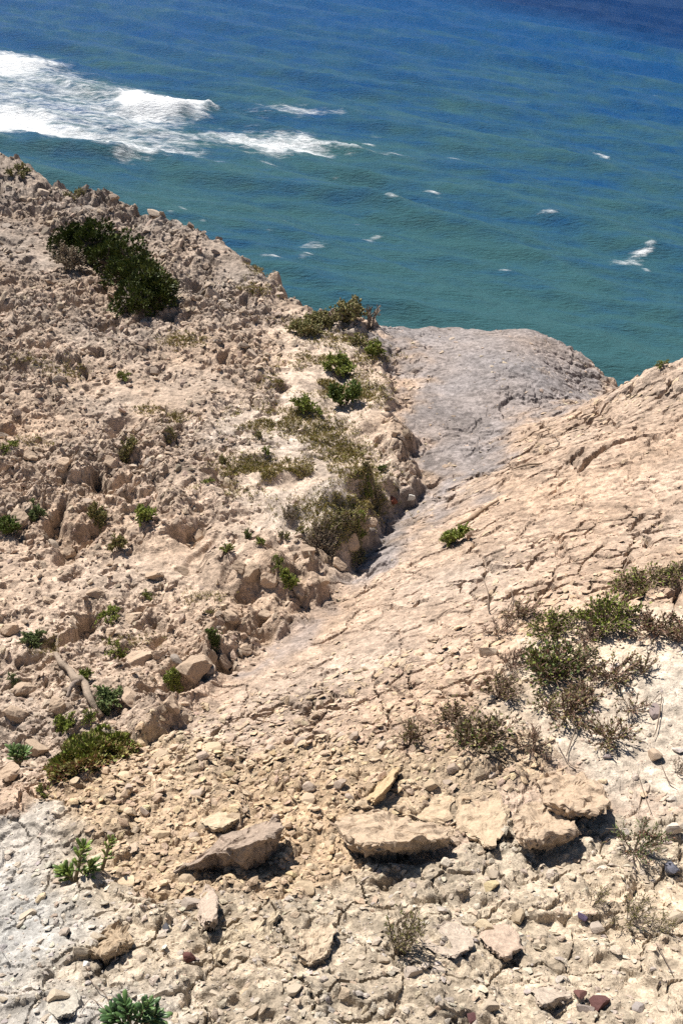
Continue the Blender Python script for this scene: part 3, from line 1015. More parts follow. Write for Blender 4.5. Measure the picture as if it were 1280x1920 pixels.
slab('block_stone', [(160, 1786, .015), (178, 1750, .02), (226, 1724, .03), (242, 1740, .045), (240, 1768, .05), (204, 1796, .04)],
     (.38, .29, .20), 'brown split block in the left foreground', seed=25, rough=.014, lift_k=.8)
slab('block_stone', [(372, 1700, .02), (384, 1664, .012), (398, 1662, .02), (408, 1690, .05), (404, 1722, .055), (384, 1732, .05)],
     (.45, .36, .29), 'narrow ribbed stone standing below the tip of the wedge rock', seed=27, rough=.005)
slab('block_stone', [(88, 1890, .008), (100, 1858, .01), (138, 1848, .012), (152, 1868, .02), (140, 1900, .022), (110, 1908, .018)],
     (.44, .40, .34), 'round grey tan stone half buried at the bottom left', seed=29, rough=.003)
slab('plate_rock', [(690, 1496, .03), (705, 1474, .03), (742, 1438, .03), (748, 1446, .045), (730, 1470, .06), (706, 1500, .05)],
     (.49, .36, .22), 'narrow yellow splinter of rock rising from the gravel', seed=31, rough=.005)
slab('flat_stone', [(790, 1770, .006), (812, 1738, .005), (852, 1722, .006), (880, 1742, .012), (886, 1772, .02), (860, 1790, .02), (822, 1790, .012)],
     (.45, .37, .30), 'broken flat plate just right of the dry bush', seed=33, rough=.004)

# rock shapes shared by boulders and stones
_rr = np.random.default_rng(5)
BOULDERS = [new_mesh('boulder_shape', rock_verts(4, _rr, 16, .06, (.38, .85)), ICO[4][1], smooth=False) for _ in range(6)]
STONES = [new_mesh('stone_shape', rock_verts(2, _rr, 11, .04, (.38, .85)), ICO[2][1], smooth=False) for _ in range(10)]
for me_ in BOULDERS + STONES:
    me_.materials.append(M_ROCK)


def stone(name, meshes, u, v, w, h_ratio, flat, color, seed, sink=.3, parent=None, pos=None):
    """One stone, w photo pixels wide, lying on or set into the ground."""
    rng = random.Random(seed)
    p = np.array(pos, float) if pos is not None else hit(u, v)
    if pos is not None:
        p[2] = float(ground(p[0], p[1]))
    dpt = float((p - CAM) @ FWD)
    s = .5 * w * dpt / F_PX
    ob = bpy.data.objects.new(name, meshes[seed % len(meshes)])
    COL.objects.link(ob)
    z = float(ground(p[0], p[1])) + s * flat * (1 - 2 * sink)
    ob.location = (p[0], p[1], z)
    ob.scale = (s, s * h_ratio, s * flat)
    gx_, gy_ = slope_at(p[0], p[1], max(s * 2, .05))
    nrm = Vector((-float(np.clip(gx_, -.9, .9)), -float(np.clip(gy_, -.9, .9)), 1)).normalized()
    q = Vector((0, 0, 1)).rotation_difference(nrm)
    ob.rotation_mode = 'QUATERNION'
    ob.rotation_quaternion = q @ Quaternion((0, 0, 1), rng.uniform(-.5, .5) + (math.pi if rng.random() < .5 else 0)) @ Quaternion((1, 0, 0), rng.uniform(-.2, .2))
    ob.color = (*color, 1)
    if parent is not None:
        ob.parent = parent
    return ob


PEB = [  # u, v, width, ratio, flat, colour, name, label
    (1083, 1870, 24, 1.4, .7, (.15, .075, .065), 'red_stone', 'smaller left one of the two dark red stones at bottom right'),
    (1123, 1884, 38, 1.45, .7, (.13, .065, .06), 'red_stone', 'larger right one of the two dark red stones at bottom right'),
    (1091, 1720, 20, 1.0, .8, (.13, .10, .16), 'purple_stone', 'small purple stone beside the dry sprig at right'),
    (1257, 1634, 26, 1.1, .8, (.14, .14, .17), 'slate_stone', 'dark blue grey stone at the right edge below the sprigs'),
    (355, 1799, 26, .6, .7, (.15, .07, .06), 'red_stone', 'flat dark red pebble left of the broad rounded rock'),
    (886, 1914, 24, .8, .7, (.12, .06, .06), 'red_stone', 'dark red brown stone cut by the bottom edge'),
    (835, 1620, 24, 1.0, .8, (.60, .52, .42), 'white_pebble', 'pale rounded pebble at the right end of the long slab'),
    (1258, 1557, 32, .7, .7, (.58, .50, .42), 'white_pebble', 'pale oval pebble near the right edge above the slate stone'),
    (1225, 1420, 30, .9, .8, (.46, .35, .26), 'tan_stone', 'round tan stone alone on the pale sand at right'),
    (1224, 1340, 22, 1.6, .6, (.34, .27, .25), 'grey_stone', 'narrow brownish stone on the sand above the round tan one'),
    (1137, 1422, 20, .6, .6, (.40, .33, .32), 'grey_stone', 'flat grey pebble on the sand above the rock pair'),
    (920, 1665, 30, .8, .7, (.56, .45, .27), 'yellow_stone', 'pale yellow stone below the rock pair'),
    (1095, 1892, 34, .9, .6, (.30, .25, .22), 'brown_stone', 'brown stone just below the red stones pair, lowest there'),
    (1190, 1892, 30, .9, .6, (.32, .28, .26), 'grey_stone', 'grey brown stone right of the larger dark red stone'),
    (968, 1725, 28, 1.2, .9, (.38, .30, .21), 'brown_stone', 'brown nodule standing above the angular flat stone'),
    (770, 937, 16, .8, .7, (.75, .72, .66), 'white_pebble', 'lone white pebble in the bottom of the gully'),
    (735, 944, 26, .6, .7, (.24, .09, .06), 'red_stone', 'reddish stone under the gully bank beside the white pebble'),
    (162, 1812, 14, .8, .8, (.75, .72, .66), 'white_pebble', 'tiny white pebble under the brown split block'),
    (312, 1742, 14, 1.8, .9, (.10, .10, .11), 'black_stone', 'small upright black stone below the wedge rock'),
    (300, 1570, 40, .6, .5, (.52, .40, .27), 'yellow_stone', 'yellow flat stone in the gravel left of the wedge rock'),
    (545, 1645, 22, .8, .8, (.54, .43, .26), 'yellow_stone', 'small yellow stone below the right end of the wedge rock'),
    (848, 1445, 22, 1, .8, (.36, .28, .22), 'brown_stone', 'round brown stone under the dark dry bushes'),
    (913, 1228, 36, .6, .7, (.58, .47, .36), 'pale_stone', 'pale flat stone at the left edge of the salt bushes'),
]
for i, (u, v, w, hr, fl, c_, nm, lb) in enumerate(PEB):
    if nm:
        tag(stone(nm, STONES, u, v, w, hr, fl, c_, 100 + i, .25), lb, 'stone')

BLD = [(265, 1248, 74, .75, .75), (362, 1266, 96, .8, .7), (300, 1232, 40, .8, .8), (30, 1345, 66, .9, .9), (112, 1330, 60, .9, .9), (245, 1322, 56, .8, .9), (322, 1330, 46, .9, .9),
       (48, 1300, 60, .8, .7), (70, 1410, 70, .7, .6), (20, 1455, 70, .7, .6), (435, 1165, 42, .9, .8), (395, 1182, 44, .7, .9), (500, 1160, 50, .7, .7), (470, 1085, 56, .9, .8),
       (452, 1070, 44, .9, .8), (505, 1095, 54, .8, .8), (600, 1050, 46, .8, .8), (660, 1030, 50, .9, .9), (575, 1040, 40, .9, .9), (690, 985, 40, .9, .9), (635, 1062, 40, .9, .7),
       (35, 985, 62, .8, .8), (120, 880, 44, .9, .8), (210, 875, 40, .9, .8), (60, 860, 36, .9, .8), (130, 1045, 44, .9, .8), (250, 1165, 44, .9, .9), (290, 1085, 48, .8, .7),
       (340, 1075, 40, .8, .8), (20, 1190, 48, .8, .8), (740, 820, 24, .9, .8), (725, 770, 24, .9, .8), (420, 1245, 44, .8, .8), (460, 1225, 36, .8, .8), (180, 1120, 46, .8, .7),
       (375, 1010, 36, .9, .8), (560, 1120, 36, .8, .8), (605, 1095, 34, .8, .8), (205, 1190, 36, .8, .8), (90, 1130, 40, .8, .7)]
NAMED_B = {0: 'pale flat topped boulder, left one of the two above the hollow', 1: 'large rounded tan boulder, right one of the two above the hollow',
           3: 'grey boulder beside the driftwood at the left edge', 21: 'dark grey boulder at the left edge with green plants beside it'}
FAMILY = {}
for i, (u, v, w, hr, fl) in enumerate(BLD):
    rb_ = random.Random(i)
    f_ = rb_.uniform(.85, 1.15)
    c_ = (.45 * f_, .34 * f_, .25 * f_)
    ob = stone('boulder', BOULDERS, u, v, w * .74, hr, fl, c_, 300 + i, .34)
    if i in NAMED_B:
        tag(ob, NAMED_B[i], 'boulder')
        continue
    if u > 550 and v > 960:
        key = ('tan block fallen along the dark gully bank', 'blocks of the gully bank')
    elif u < 130 and v > 1280:
        key = ('tan boulder below the driftwood at the left edge', 'boulders at the left edge')
    elif u < 340 and v > 1300:
        key = ('tan boulder in front of the shaded hollow by the mat shrub', 'boulders of the shaded hollow')
    elif u > 700:
        key = ('small tan block on the upper gully lip beside the grey chute', 'blocks of the upper lip')
    elif u > 370 and v > 1040:
        key = ('rough tan boulder of the lower gully bank', 'boulders of the lower bank')
    elif v < 920:
        key = ('rough boulder uphill of the dark grey boulder', 'upper left boulders')
    else:
        key = ('rough tan boulder uphill of the two large boulders', 'boulders of the lower left slope')
    FAMILY.setdefault(key, []).append((u, ob))
ORD = ['leftmost', 'second', 'third', 'fourth', 'fifth', 'sixth', 'seventh', 'eighth', 'ninth', 'tenth', 'eleventh']
for (lb, grp), members in FAMILY.items():
    members.sort(key=lambda m: m[0])
    for k_, (u, ob) in enumerate(members):
        tag(ob, lb + (', rightmost there' if k_ == len(members) - 1 and k_ else ', ' + ORD[k_] + (' there' if k_ == 0 else ' from the left there')), 'boulder', grp)

# larger stones set into the ground: pieces of the ground itself
rs = np.random.default_rng(77)
for wgt, n, lo, hi, pal, sk in ((CM['fore'], 95, 20, 44, [(.48, .395, .30), (.45, .37, .285), (.50, .42, .325), (.40, .335, .28), (.52, .42, .29)], .44),
                                (CM['grav'], 60, 18, 36, [(.54, .42, .29), (.49, .38, .27), (.44, .35, .28)], .30),
                                (CM['left'] * np.clip(rgh - .2, 0, 1) * (1 - CM['turf']), 110, 16, 32, [(.43, .34, .27), (.37, .31, .26), (.47, .38, .30)], .34)):
    px, py, dp, kk = scatter(wgt, n, rs)
    for i in range(n):
        c_ = np.array(pal[rs.integers(len(pal))]) * rs.uniform(.85, 1.15)
        stone('embedded_stone', STONES, 0, 0, lo * (hi / lo) ** (rs.random() ** 1.8), rs.uniform(.6, 1), rs.uniform(.5, .8), tuple(c_), int(rs.integers(1e6)), sk, ground_obj, (px[i], py[i], 0))

# ------------------------------------------------------------------ plants
def leaf_mat(name, rough=.6):
    m, nt_, N_, L_, P_ = node_mat(name)
    a = N_.new('ShaderNodeAttribute')
    a.attribute_name = 'tint'
    tc_ = N_.new('ShaderNodeTexCoord')
    n_ = N_.new('ShaderNodeTexNoise')
    n_.inputs['Scale'].default_value = 60
    n_.inputs['Detail'].default_value = 3
    L_.new(tc_.outputs['Object'], n_.inputs['Vector'])
    mr_ = N_.new('ShaderNodeMapRange')
    mr_.inputs[3].default_value, mr_.inputs[4].default_value = .6, 1.4
    L_.new(n_.outputs[0], mr_.inputs[0])
    s_ = N_.new('ShaderNodeVectorMath')
    s_.operation = 'SCALE'
    L_.new(a.outputs['Color'], s_.inputs[0])
    L_.new(mr_.outputs[0], s_.inputs['Scale'])
    L_.new(s_.outputs[0], P_.inputs['Base Color'])
    P_.inputs['Roughness'].default_value = rough
    P_.inputs['Specular IOR Level'].default_value = .3
    return m


M_LEAF = leaf_mat('leaf')
M_TWIG = leaf_mat('twig', .85)


def frame(d):
    d = d / np.maximum(np.linalg.norm(d, axis=-1, keepdims=True), 1e-9)
    ref = np.where(np.abs(d[..., 2:3]) < .9, np.array([0., 0, 1]), np.array([1., 0, 0]))
    a = np.cross(d, ref)
    a /= np.maximum(np.linalg.norm(a, axis=-1, keepdims=True), 1e-9)
    return d, a, np.cross(d, a)


def tubes(P0, P1, R0, R1, sides=3):
    d, a, b = frame(P1 - P0)
    n = len(P0)
    vs = []
    for P_, R_ in ((P0, R0), (P1, R1)):
        for k_ in range(sides):
            t = 2 * np.pi * k_ / sides
            vs.append(P_ + (a * math.cos(t) + b * math.sin(t)) * R_[:, None])
    V = np.stack(vs, 1).reshape(-1, 3)
    base = (np.arange(n) * 2 * sides)[:, None]
    fs = [base + np.array([[k_, (k_ + 1) % sides, sides + (k_ + 1) % sides, sides + k_]]) for k_ in range(sides)]
    return V, np.vstack(fs), 2 * sides


def spindles(P, D, length, width):
    """Fleshy pointed leaves: eight faces each."""
    d, a, b = frame(D)
    n = len(P)
    m = P + d * (length * .55)[:, None]
    w = width[:, None]
    V = np.stack([P, m + a * w, m + b * w, m - a * w, m - b * w, P + d * length[:, None]], 1).reshape(-1, 3)
    f = np.array([(0, 2, 1), (0, 3, 2), (0, 4, 3), (0, 1, 4), (5, 1, 2), (5, 2, 3), (5, 3, 4), (5, 4, 1)])
    F_ = (f[None] + (np.arange(n) * 6)[:, None, None]).reshape(-1, 3)
    return V, F_, 6


def blades(P, D, length, width, rng):
    """Thin folded leaves: two faces each."""
    d, a, b = frame(D)
    t = rng.uniform(0, 2 * np.pi, len(P))[:, None]
    s_ = a * np.cos(t) + b * np.sin(t)
    up = np.cross(d, s_)
    m = P + d * (length * .5)[:, None]
    w = width[:, None]
    V = np.stack([P, m + s_ * w + up * w * .35, P + d * length[:, None], m - s_ * w + up * w * .35], 1).reshape(-1, 3)
    f = np.array([(0, 1, 2), (0, 2, 3)])
    return V, (f[None] + (np.arange(len(P)) * 4)[:, None, None]).reshape(-1, 3), 4


def shades(palette, n, rng, spread=.25):
    p_ = np.array(palette)
    return np.clip(p_[rng.integers(0, len(p_), n)] * rng.uniform(1 - spread, 1 + spread, (n, 1)), .005, .8)


def sprigs(rng, n, w, h, kids=3, flop=.55, segs=4, lean=(0, 0)):
    """Branch segments of a little bush of half width w and height h, and points along its outer twigs."""
    S0, S1, R0, R1, TP, TD = [], [], [], [], [], []
    for i in range(n):
        az = rng.uniform(0, 2 * np.pi)
        out = math.sqrt(rng.uniform(.02, 1))
        tgt = np.array([math.cos(az) * w * out + lean[0], math.sin(az) * w * out + lean[1], h * rng.uniform(.45, 1.0) * (1 - flop * out * out)])
        start = np.array([math.cos(az), math.sin(az), 0]) * w * out * rng.uniform(.0, .35)
        bend = rng.normal(0, .12 * w, 3) + np.array([0, 0, .15 * h])
        pts = [start + (tgt - start) * t + bend * 4 * t * (1 - t) * .5 for t in np.linspace(0, 1, segs + 1)]
        r0 = .012 * (w + h)
        for k_ in range(segs):
            S0.append(pts[k_])
            S1.append(pts[k_ + 1])
            R0.append(r0 * (1 - .75 * k_ / segs))
            R1.append(r0 * (1 - .75 * (k_ + 1) / segs))
            if k_ >= segs // 2 - 1:
                dr = pts[k_ + 1] - pts[k_]
                TP.append((pts[k_], pts[k_ + 1]))
                TD.append(dr)
                for c_ in range(kids):
                    t = rng.uniform(0, 1)
                    p = pts[k_] + dr * t
                    dd = dr / (np.linalg.norm(dr) + 1e-9) + rng.normal(0, .65, 3) + np.array([0, 0, .25])
                    dd = dd / np.linalg.norm(dd) * (w + h) * rng.uniform(.09, .20)
                    S0.append(p)
                    S1.append(p + dd)
                    R0.append(r0 * .4)
                    R1.append(r0 * .18)
                    TP.append((p, p + dd))
                    TD.append(dd)
    return np.array(S0), np.array(S1), np.array(R0), np.array(R1), np.array(TP), np.array(TD)


GREEN = [(.17, .205, .032), (.21, .24, .045), (.13, .17, .028), (.25, .27, .07)]
DARKG = [(.085, .125, .022), (.11, .15, .028), (.065, .095, .02)]
OLIVE = [(.19, .175, .055), (.22, .185, .07), (.15, .155, .05), (.25, .21, .09)]
BLUEG = [(.13, .17, .06), (.16, .20, .075), (.105, .14, .05)]
REDDY = [(.20, .10, .065), (.17, .115, .06), (.24, .13, .085), (.14, .14, .05)]
DRY = [(.27, .21, .14), (.21, .165, .11), (.31, .25, .175), (.17, .14, .085)]
BARK = [(.29, .23, .18), (.21, .165, .13), (.35, .28, .225)]


def bush(name, u, v, w_px, h_px, leaf_pal, label, group=None, seed=1, n=26, per=5, leaf=(.16, .035), kind='spindle', kids=3, flop=.5, bark=BARK, cat='plant', lean=(0, 0), thick=1.0, dense=1.0):
    """A small bush: Empty > stems, foliage."""
    rng = np.random.default_rng(seed)
    p = hit(u, v)
    dpt = float((p - CAM) @ FWD)
    w, h = .5 * w_px * dpt / F_PX, h_px * dpt / F_PX * 1.15
    root = bpy.data.objects.new(name, None)
    root.empty_display_size = .05
    COL.objects.link(root)
    z = float(ground(p[0], p[1]))
    root.location = (p[0], p[1], z)
    tag(root, label, cat, group)
    S0, S1, R0, R1, TP, TD = sprigs(rng, n, w, h, kids, flop, lean=(lean[0] * w, lean[1] * w))

    def drape(V):
        """Follow the slope of the ground under the bush."""
        e = ground(p[0] + V[:, 0], p[1] + V[:, 1]) - z
        e = np.clip(e, -2.5 * w, 2.5 * w)
        V = V.copy()
        V[:, 2] += e
        return V
    off0, off1 = drape(S0), drape(S1)
    V, F_, nv = tubes(off0, off1, np.maximum(R0, .0011 * dpt * .35) * thick, np.maximum(R1, .0006 * dpt * .35) * thick)
    me_ = new_mesh('stems', V, F_)
    set_color(me_, np.repeat(shades(bark, len(S0), rng), nv, 0))
    tag(put('stems', me_, M_TWIG, root), kind='stuff')
    if per:
        m = len(TP)
        k_ = np.repeat(np.arange(m), per)
        k_ = k_[rng.random(len(k_)) < dense]
        t = rng.uniform(.1, 1, len(k_))[:, None]
        P_ = TP[k_, 0] * (1 - t) + TP[k_, 1] * t
        P_ = drape(P_)
        D_ = TD[k_] / np.maximum(np.linalg.norm(TD[k_], axis=1, keepdims=True), 1e-9) + rng.normal(0, .6, (len(k_), 3)) + np.array([0, 0, .35])
        ln = (w + h) * leaf[0] * rng.uniform(.6, 1.3, len(k_))
        wd = (w + h) * leaf[1] * rng.uniform(.7, 1.3, len(k_))
        if kind == 'spindle':
            V, F_, nv = spindles(P_, D_, ln, wd)
        else:
            V, F_, nv = blades(P_, D_, ln, wd * 1.6, rng)
        me_ = new_mesh('foliage', V, F_, smooth=False)
        set_color(me_, np.repeat(shades(leaf_pal, len(k_), rng), nv, 0))
        tag(put('foliage', me_, M_LEAF, root), kind='stuff')
    return root


# --- the big dark shrub on the upper left slope
def big_shrub():
    rng = np.random.default_rng(41)
    path = [(118, 466, 24), (150, 452, 34), (185, 458, 38), (215, 478, 40), (240, 500, 42), (262, 525, 44), (280, 548, 42), (296, 562, 34), (246, 560, 36), (262, 572, 26), (205, 500, 34), (228, 530, 34), (170, 470, 30), (308, 545, 24), (132, 460, 24)]
    c0 = hit(235, 575)
    root = bpy.data.objects.new('shrub', None)
    COL.objects.link(root)
    root.location = (c0[0], c0[1], float(ground(c0[0], c0[1])))
    tag(root, 'large dark green wind bent shrub on the upper left slope', 'shrub')
    o0 = np.array(root.location)
    PP, DD, LL, CC, S0, S1, R0, R1 = [], [], [], [], [], [], [], []
    for (u, v, r_px) in path:
        g = hit(u, v + r_px * .55)
        d_ = float((g - CAM) @ FWD)
        R = r_px * d_ / F_PX
        cen = np.array([g[0], g[1], float(ground(g[0], g[1])) + R * .55])
        S0.append(np.array([g[0], g[1], cen[2] - R * .75]))
        S1.append(cen)
        R0.append(.05)
        R1.append(.025)
        for _ in range(26):                                     # lumps of the crown
            n_ = rng.normal(size=3)
            n_ /= np.linalg.norm(n_)
            if n_[2] < -.5:
                continue
            q = cen + n_ * R * rng.uniform(.55, 1.05)
            S0.append(cen)
            S1.append(q)
            R0.append(.018)
            R1.append(.006)
            rl = R * rng.uniform(.22, .42)
            k_ = 60
            m = rng.normal(size=(k_, 3))
            m /= np.linalg.norm(m, axis=1, keepdims=True)
            PP.append(q + m * rl * rng.uniform(.4, 1.0, (k_, 1)))
            DD.append(m + n_ * .7 + [0, 0, .5])
            LL.append(np.full(k_, R * .15))
            CC.append(shades([(.06, .082, .014), (.04, .058, .012), (.085, .105, .018), (.10, .12, .024)], k_, rng) * rng.uniform(.75, 1.25))
    P_, D_, L_ = np.vstack(PP) - o0, np.vstack(DD), np.concatenate(LL)
    V, F_, nv = blades(P_, D_, L_ * rng.uniform(.7, 1.4, len(L_)), L_ * .42, rng)
    me_ = new_mesh('crown', V, F_, smooth=False)
    set_color(me_, np.repeat(np.vstack(CC), nv, 0))
    tag(put('crown', me_, M_LEAF, root), kind='stuff')
    V, F_, nv = tubes(np.array(S0) - o0, np.array(S1) - o0, np.array(R0), np.array(R1), 5)
    me_ = new_mesh('branches', V, F_)
    set_color(me_, np.tile([[.14, .11, .085]], (len(V), 1)))
    tag(put('branches', me_, M_TWIG, root), kind='stuff')


big_shrub()
bush('dry_shrub', 130, 505, 60, 40, DRY, 'grey brown half dead shrub at the foot of the large dark shrub', seed=43, n=30, per=3, leaf=(.07, .02), cat='shrub')

# --- green clumps of the left slope: u, v (base), width, height, palette, label
CL = [
    (642, 762, 52, 54, DARKG, 'dark green upright shrublet casting a shadow on the turf slope'),
    (632, 694, 66, 30, GREEN, 'bright green mound at the top of the turf slope'),
    (566, 768, 46, 28, GREEN, 'yellow green clump left of the upright dark shrublet'),
    (592, 778, 34, 16, GREEN, 'low green clump between the yellow green clump and the dark shrublet'),
    (702, 668, 36, 34, GREEN, 'green clump at the lip beside the grey chute'),
    (672, 646, 44, 22, OLIVE, 'olive clump near the rim left of the grey chute'),
    (278, 978, 54, 34, GREEN, 'bright green clump alone in the middle of the rubble slope'),
    (230, 716, 30, 20, GREEN, 'small green tuft below the large dark shrub'),
    (242, 862, 34, 28, OLIVE, 'yellowish tuft uphill of the lone bright green clump'),
    (14, 1000, 44, 44, DARKG, 'dark green clump in shade at the left edge beside the grey boulder'),
    (20, 842, 36, 18, GREEN, 'flat green tuft at the left edge, highest there'),
    (70, 975, 30, 30, BLUEG, 'blue green tuft beside the dark grey boulder'),
    (184, 990, 34, 34, OLIVE, 'thin straggly tuft left of the lone bright green clump'),
    (426, 1036, 26, 20, GREEN, 'round green tuft uphill of the gully blocks'),
    (486, 1020, 22, 18, GREEN, 'small green tuft, left one of a pair near the turf edge'),
    (463, 1012, 16, 18, DARKG, 'tiny dark tuft left of the pair near the turf edge'),
    (532, 1012, 24, 14, OLIVE, 'small yellow tuft beside a hole below the turf'),
    (566, 998, 26, 16, OLIVE, 'small yellowish tuft at the lower edge of the turf'),
    (540, 1100, 34, 36, GREEN, 'green tuft in a dark hole of the gully bank'),
    (518, 1068, 24, 20, GREEN, 'green tuft just above the dark hole of the bank'),
    (205, 1158, 54, 22, GREEN, 'low green spray beside a dark hollow on the lower left slope'),
    (66, 1206, 46, 26, BLUEG, 'grey green tuft near the left edge of the lower slope'),
    (220, 1220, 50, 22, GREEN, 'green spray above the two large boulders'),
    (396, 1206, 28, 26, DARKG, 'dark green tuft in the hole by the gully blocks'),
    (392, 1152, 20, 12, OLIVE, 'tiny olive tuft above the hole by the gully blocks'),
    (160, 1275, 28, 28, GREEN, 'green tuft right beside the driftwood branch'),
    (28, 1284, 26, 18, BLUEG, 'small grey green tuft at the left edge above the boulders'),
    (322, 1278, 34, 32, GREEN, 'green clump between the two large boulders'),
    (200, 1330, 56, 50, BLUEG, 'blue green plant in the shaded hollow behind the driftwood'),
    (122, 1372, 40, 26, GREEN, 'green rosette below the driftwood, above the mat shrub'),
    (168, 1356, 30, 22, GREEN, 'yellow green rosette at the lower end of the driftwood'),
    (82, 1492, 30, 16, GREEN, 'small green rosette at the edge of the pale ground'),
    (390, 906, 26, 14, GREEN, 'small green tuft at the left edge of the turf'),
    (500, 852, 20, 16, GREEN, 'small green tuft amid the upper turf patches'),
    (486, 822, 20, 14, OLIVE, 'small olive tuft amid the upper turf patches'),
    (322, 826, 22, 18, OLIVE, 'small olive tuft in the rubble left of the turf'),
    (220, 1030, 34, 34, OLIVE, 'straggly olive tuft in a notch of the rubble'),
    (277, 1126, 18, 16, GREEN, 'tiny green tuft in the middle of the lower rubble'),
    (715, 885, 18, 18, DARKG, 'dark green tuft on the gully lip'),
    (685, 908, 34, 18, GREEN, 'green tuft on top of the gully bank'),
    (676, 985, 30, 22, GREEN, 'green tuft hanging over the dark gully bank'),
    (848, 1018, 44, 44, GREEN, 'round green bush alone on the bare right slope'),
    (1238, 688, 22, 14, GREEN, 'tiny green tuft on the crest at the right edge'),
    (540, 968, 26, 18, DRY, 'round grey dry tuft on bare sand below the turf'),
    (420, 870, 26, 16, OLIVE, 'olive tuft at the left end of the middle turf patch'),
    (30, 330, 60, 14, OLIVE, 'flat olive scrub on the skyline at far left'),
    (140, 372, 50, 10, OLIVE, 'flat olive scrub on the skyline above the large shrub'),
]
for i, (u, v, w, h, pal, lb) in enumerate(CL):
    far = h < 24
    bush('dry_tuft' if pal is DRY else 'green_plant', u, v, w * .92, h * .76, pal, lb, 'plants of the left slope' if u < 730 else None, seed=500 + i, n=12 if far else 18, per=4 if far else 5, leaf=(.13, .028), kids=2 if far else 3, flop=.35)

# twiggy bush on the rim
bush('twiggy_bush', 650, 606, 70, 34, OLIVE, 'half dead twiggy bush against the sea at the rim', seed=61, n=34, per=2, leaf=(.09, .03), flop=.2, thick=1.3, cat='bush')
bush('twiggy_bush', 694, 618, 30, 34, DRY, 'bare dead twigs against the sea beside the chute', seed=62, n=9, per=0, flop=.1, thick=1.6, cat='bush')
bush('dry_bush', 572, 624, 60, 22, OLIVE, 'olive brown dry bush below the rim', seed=63, n=34, per=4, leaf=(.09, .03), cat='bush')
bush('dry_bush', 600, 612, 60, 18, OLIVE, 'brown scrub running up to the twiggy bush at the rim', seed=64, n=34, per=4, leaf=(.09, .03), cat='bush')
bush('dry_bush', 600, 1040, 70, 20, DRY, 'grey dry bush on the edge of the gully bank', flop=.7, seed=65, n=36, per=3, leaf=(.07, .018), cat='bush')
bush('dry_bush', 655, 985, 90, 18, OLIVE, 'olive bush overhanging the shaded gully bank', seed=66, n=40, per=3, leaf=(.07, .018), cat='bush')
bush('dry_bush', 696, 935, 66, 20, OLIVE, 'brown bush at the top end of the gully bank', seed=67, n=34, per=3, leaf=(.07, .018), cat='bush')

# --- salt bushes on the pale sand at right
SB = [
    (1132, 1172, 110, 70, GREEN, 'bright green salt bush, greenest of the right hand bushes', 60, 6),
    (1030, 1190, 90, 60, GREEN, 'green salt bush on the left of the right hand bushes', 44, 6),
    (1020, 1270, 120, 80, BLUEG + REDDY[:2] + GREEN, 'large mixed green and red salt bush in the middle of the bushes', 60, 6),
    (1205, 1110, 130, 34, OLIVE + GREEN, 'long low olive salt bush along the top of the sand', 60, 5),
    (1275, 1090, 70, 44, OLIVE, 'olive salt bush cut by the right edge', 36, 5),
    (1222, 1190, 90, 56, REDDY, 'reddish brown salt bush near the right edge', 44, 5),
    (1270, 1205, 60, 60, OLIVE + REDDY, 'tall mixed sprig bush at the right edge', 26, 5),
    (1088, 1255, 80, 50, OLIVE + BLUEG, 'small leaved grey green salt bush below the greenest one', 34, 5),
    (1150, 1270, 90, 56, OLIVE + REDDY, 'loose olive salt bush spreading on the sand', 30, 5),
    (1205, 1262, 44, 54, REDDY + OLIVE, 'single upright reddish sprig on bare sand', 12, 6),
    (1060, 1340, 110, 56, OLIVE + REDDY, 'sparse reddish green salt bush in the lower middle', 34, 5),
    (1140, 1385, 100, 60, OLIVE + REDDY, 'sparse straggling salt bush at the lower right of the bushes', 28, 5),
    (970, 1160, 80, 40, DRY + OLIVE, 'grey twiggy salt bush at the upper left of the bushes', 34, 3),
    (900, 1400, 130, 80, DARKG + OLIVE + DRY, 'dark tangled dry bush below the salt bushes', 60, 4),
    (846, 1350, 70, 60, OLIVE + DRY, 'dark dry bush left of the tangled one', 34, 4),
    (770, 1395, 60, 70, DRY + OLIVE, 'thin dry sprig bush, leftmost of the dark bushes', 20, 4),
    (935, 1310, 80, 70, OLIVE + DRY, 'twiggy dry bush above the dark tangled one', 34, 3),
    (1000, 1400, 70, 60, DRY + REDDY, 'bare reddish twiggy bush right of the tangled one', 22, 2),
    (930, 1190, 70, 44, DRY, 'bare grey twigs on the slope at the left end of the bushes', 18, 1),
    (1095, 1200, 70, 40, REDDY + DRY, 'reddish twigs between the two greenest salt bushes', 24, 3),
    (960, 1250, 80, 44, DRY + REDDY, 'wiry grey twigs left of the large mixed salt bush', 30, 1),
    (1100, 1310, 80, 50, OLIVE + REDDY, 'thin olive sprigs in the centre of the sand', 24, 4),
    (1020, 1330, 60, 50, GREEN + OLIVE, 'green sprigs just below the large mixed salt bush', 22, 5),
    (1180, 1330, 60, 44, REDDY + OLIVE, 'small red and olive sprig right of the straggling salt bush', 16, 4),
]
for i, (u, v, w, h, pal, lb, n, per) in enumerate(SB):
    bush('salt_bush', u, v, w * 1.05, h * .72, pal, lb, 'salt bushes on the right hand sand', seed=700 + i, n=max(8, int(n * .8)), per=per, leaf=(.064, .0130), kind='blade', kids=3, flop=.6, cat='bush', dense=.36, bark=[(.30, .19, .14), (.24, .16, .12), (.34, .25, .19)])

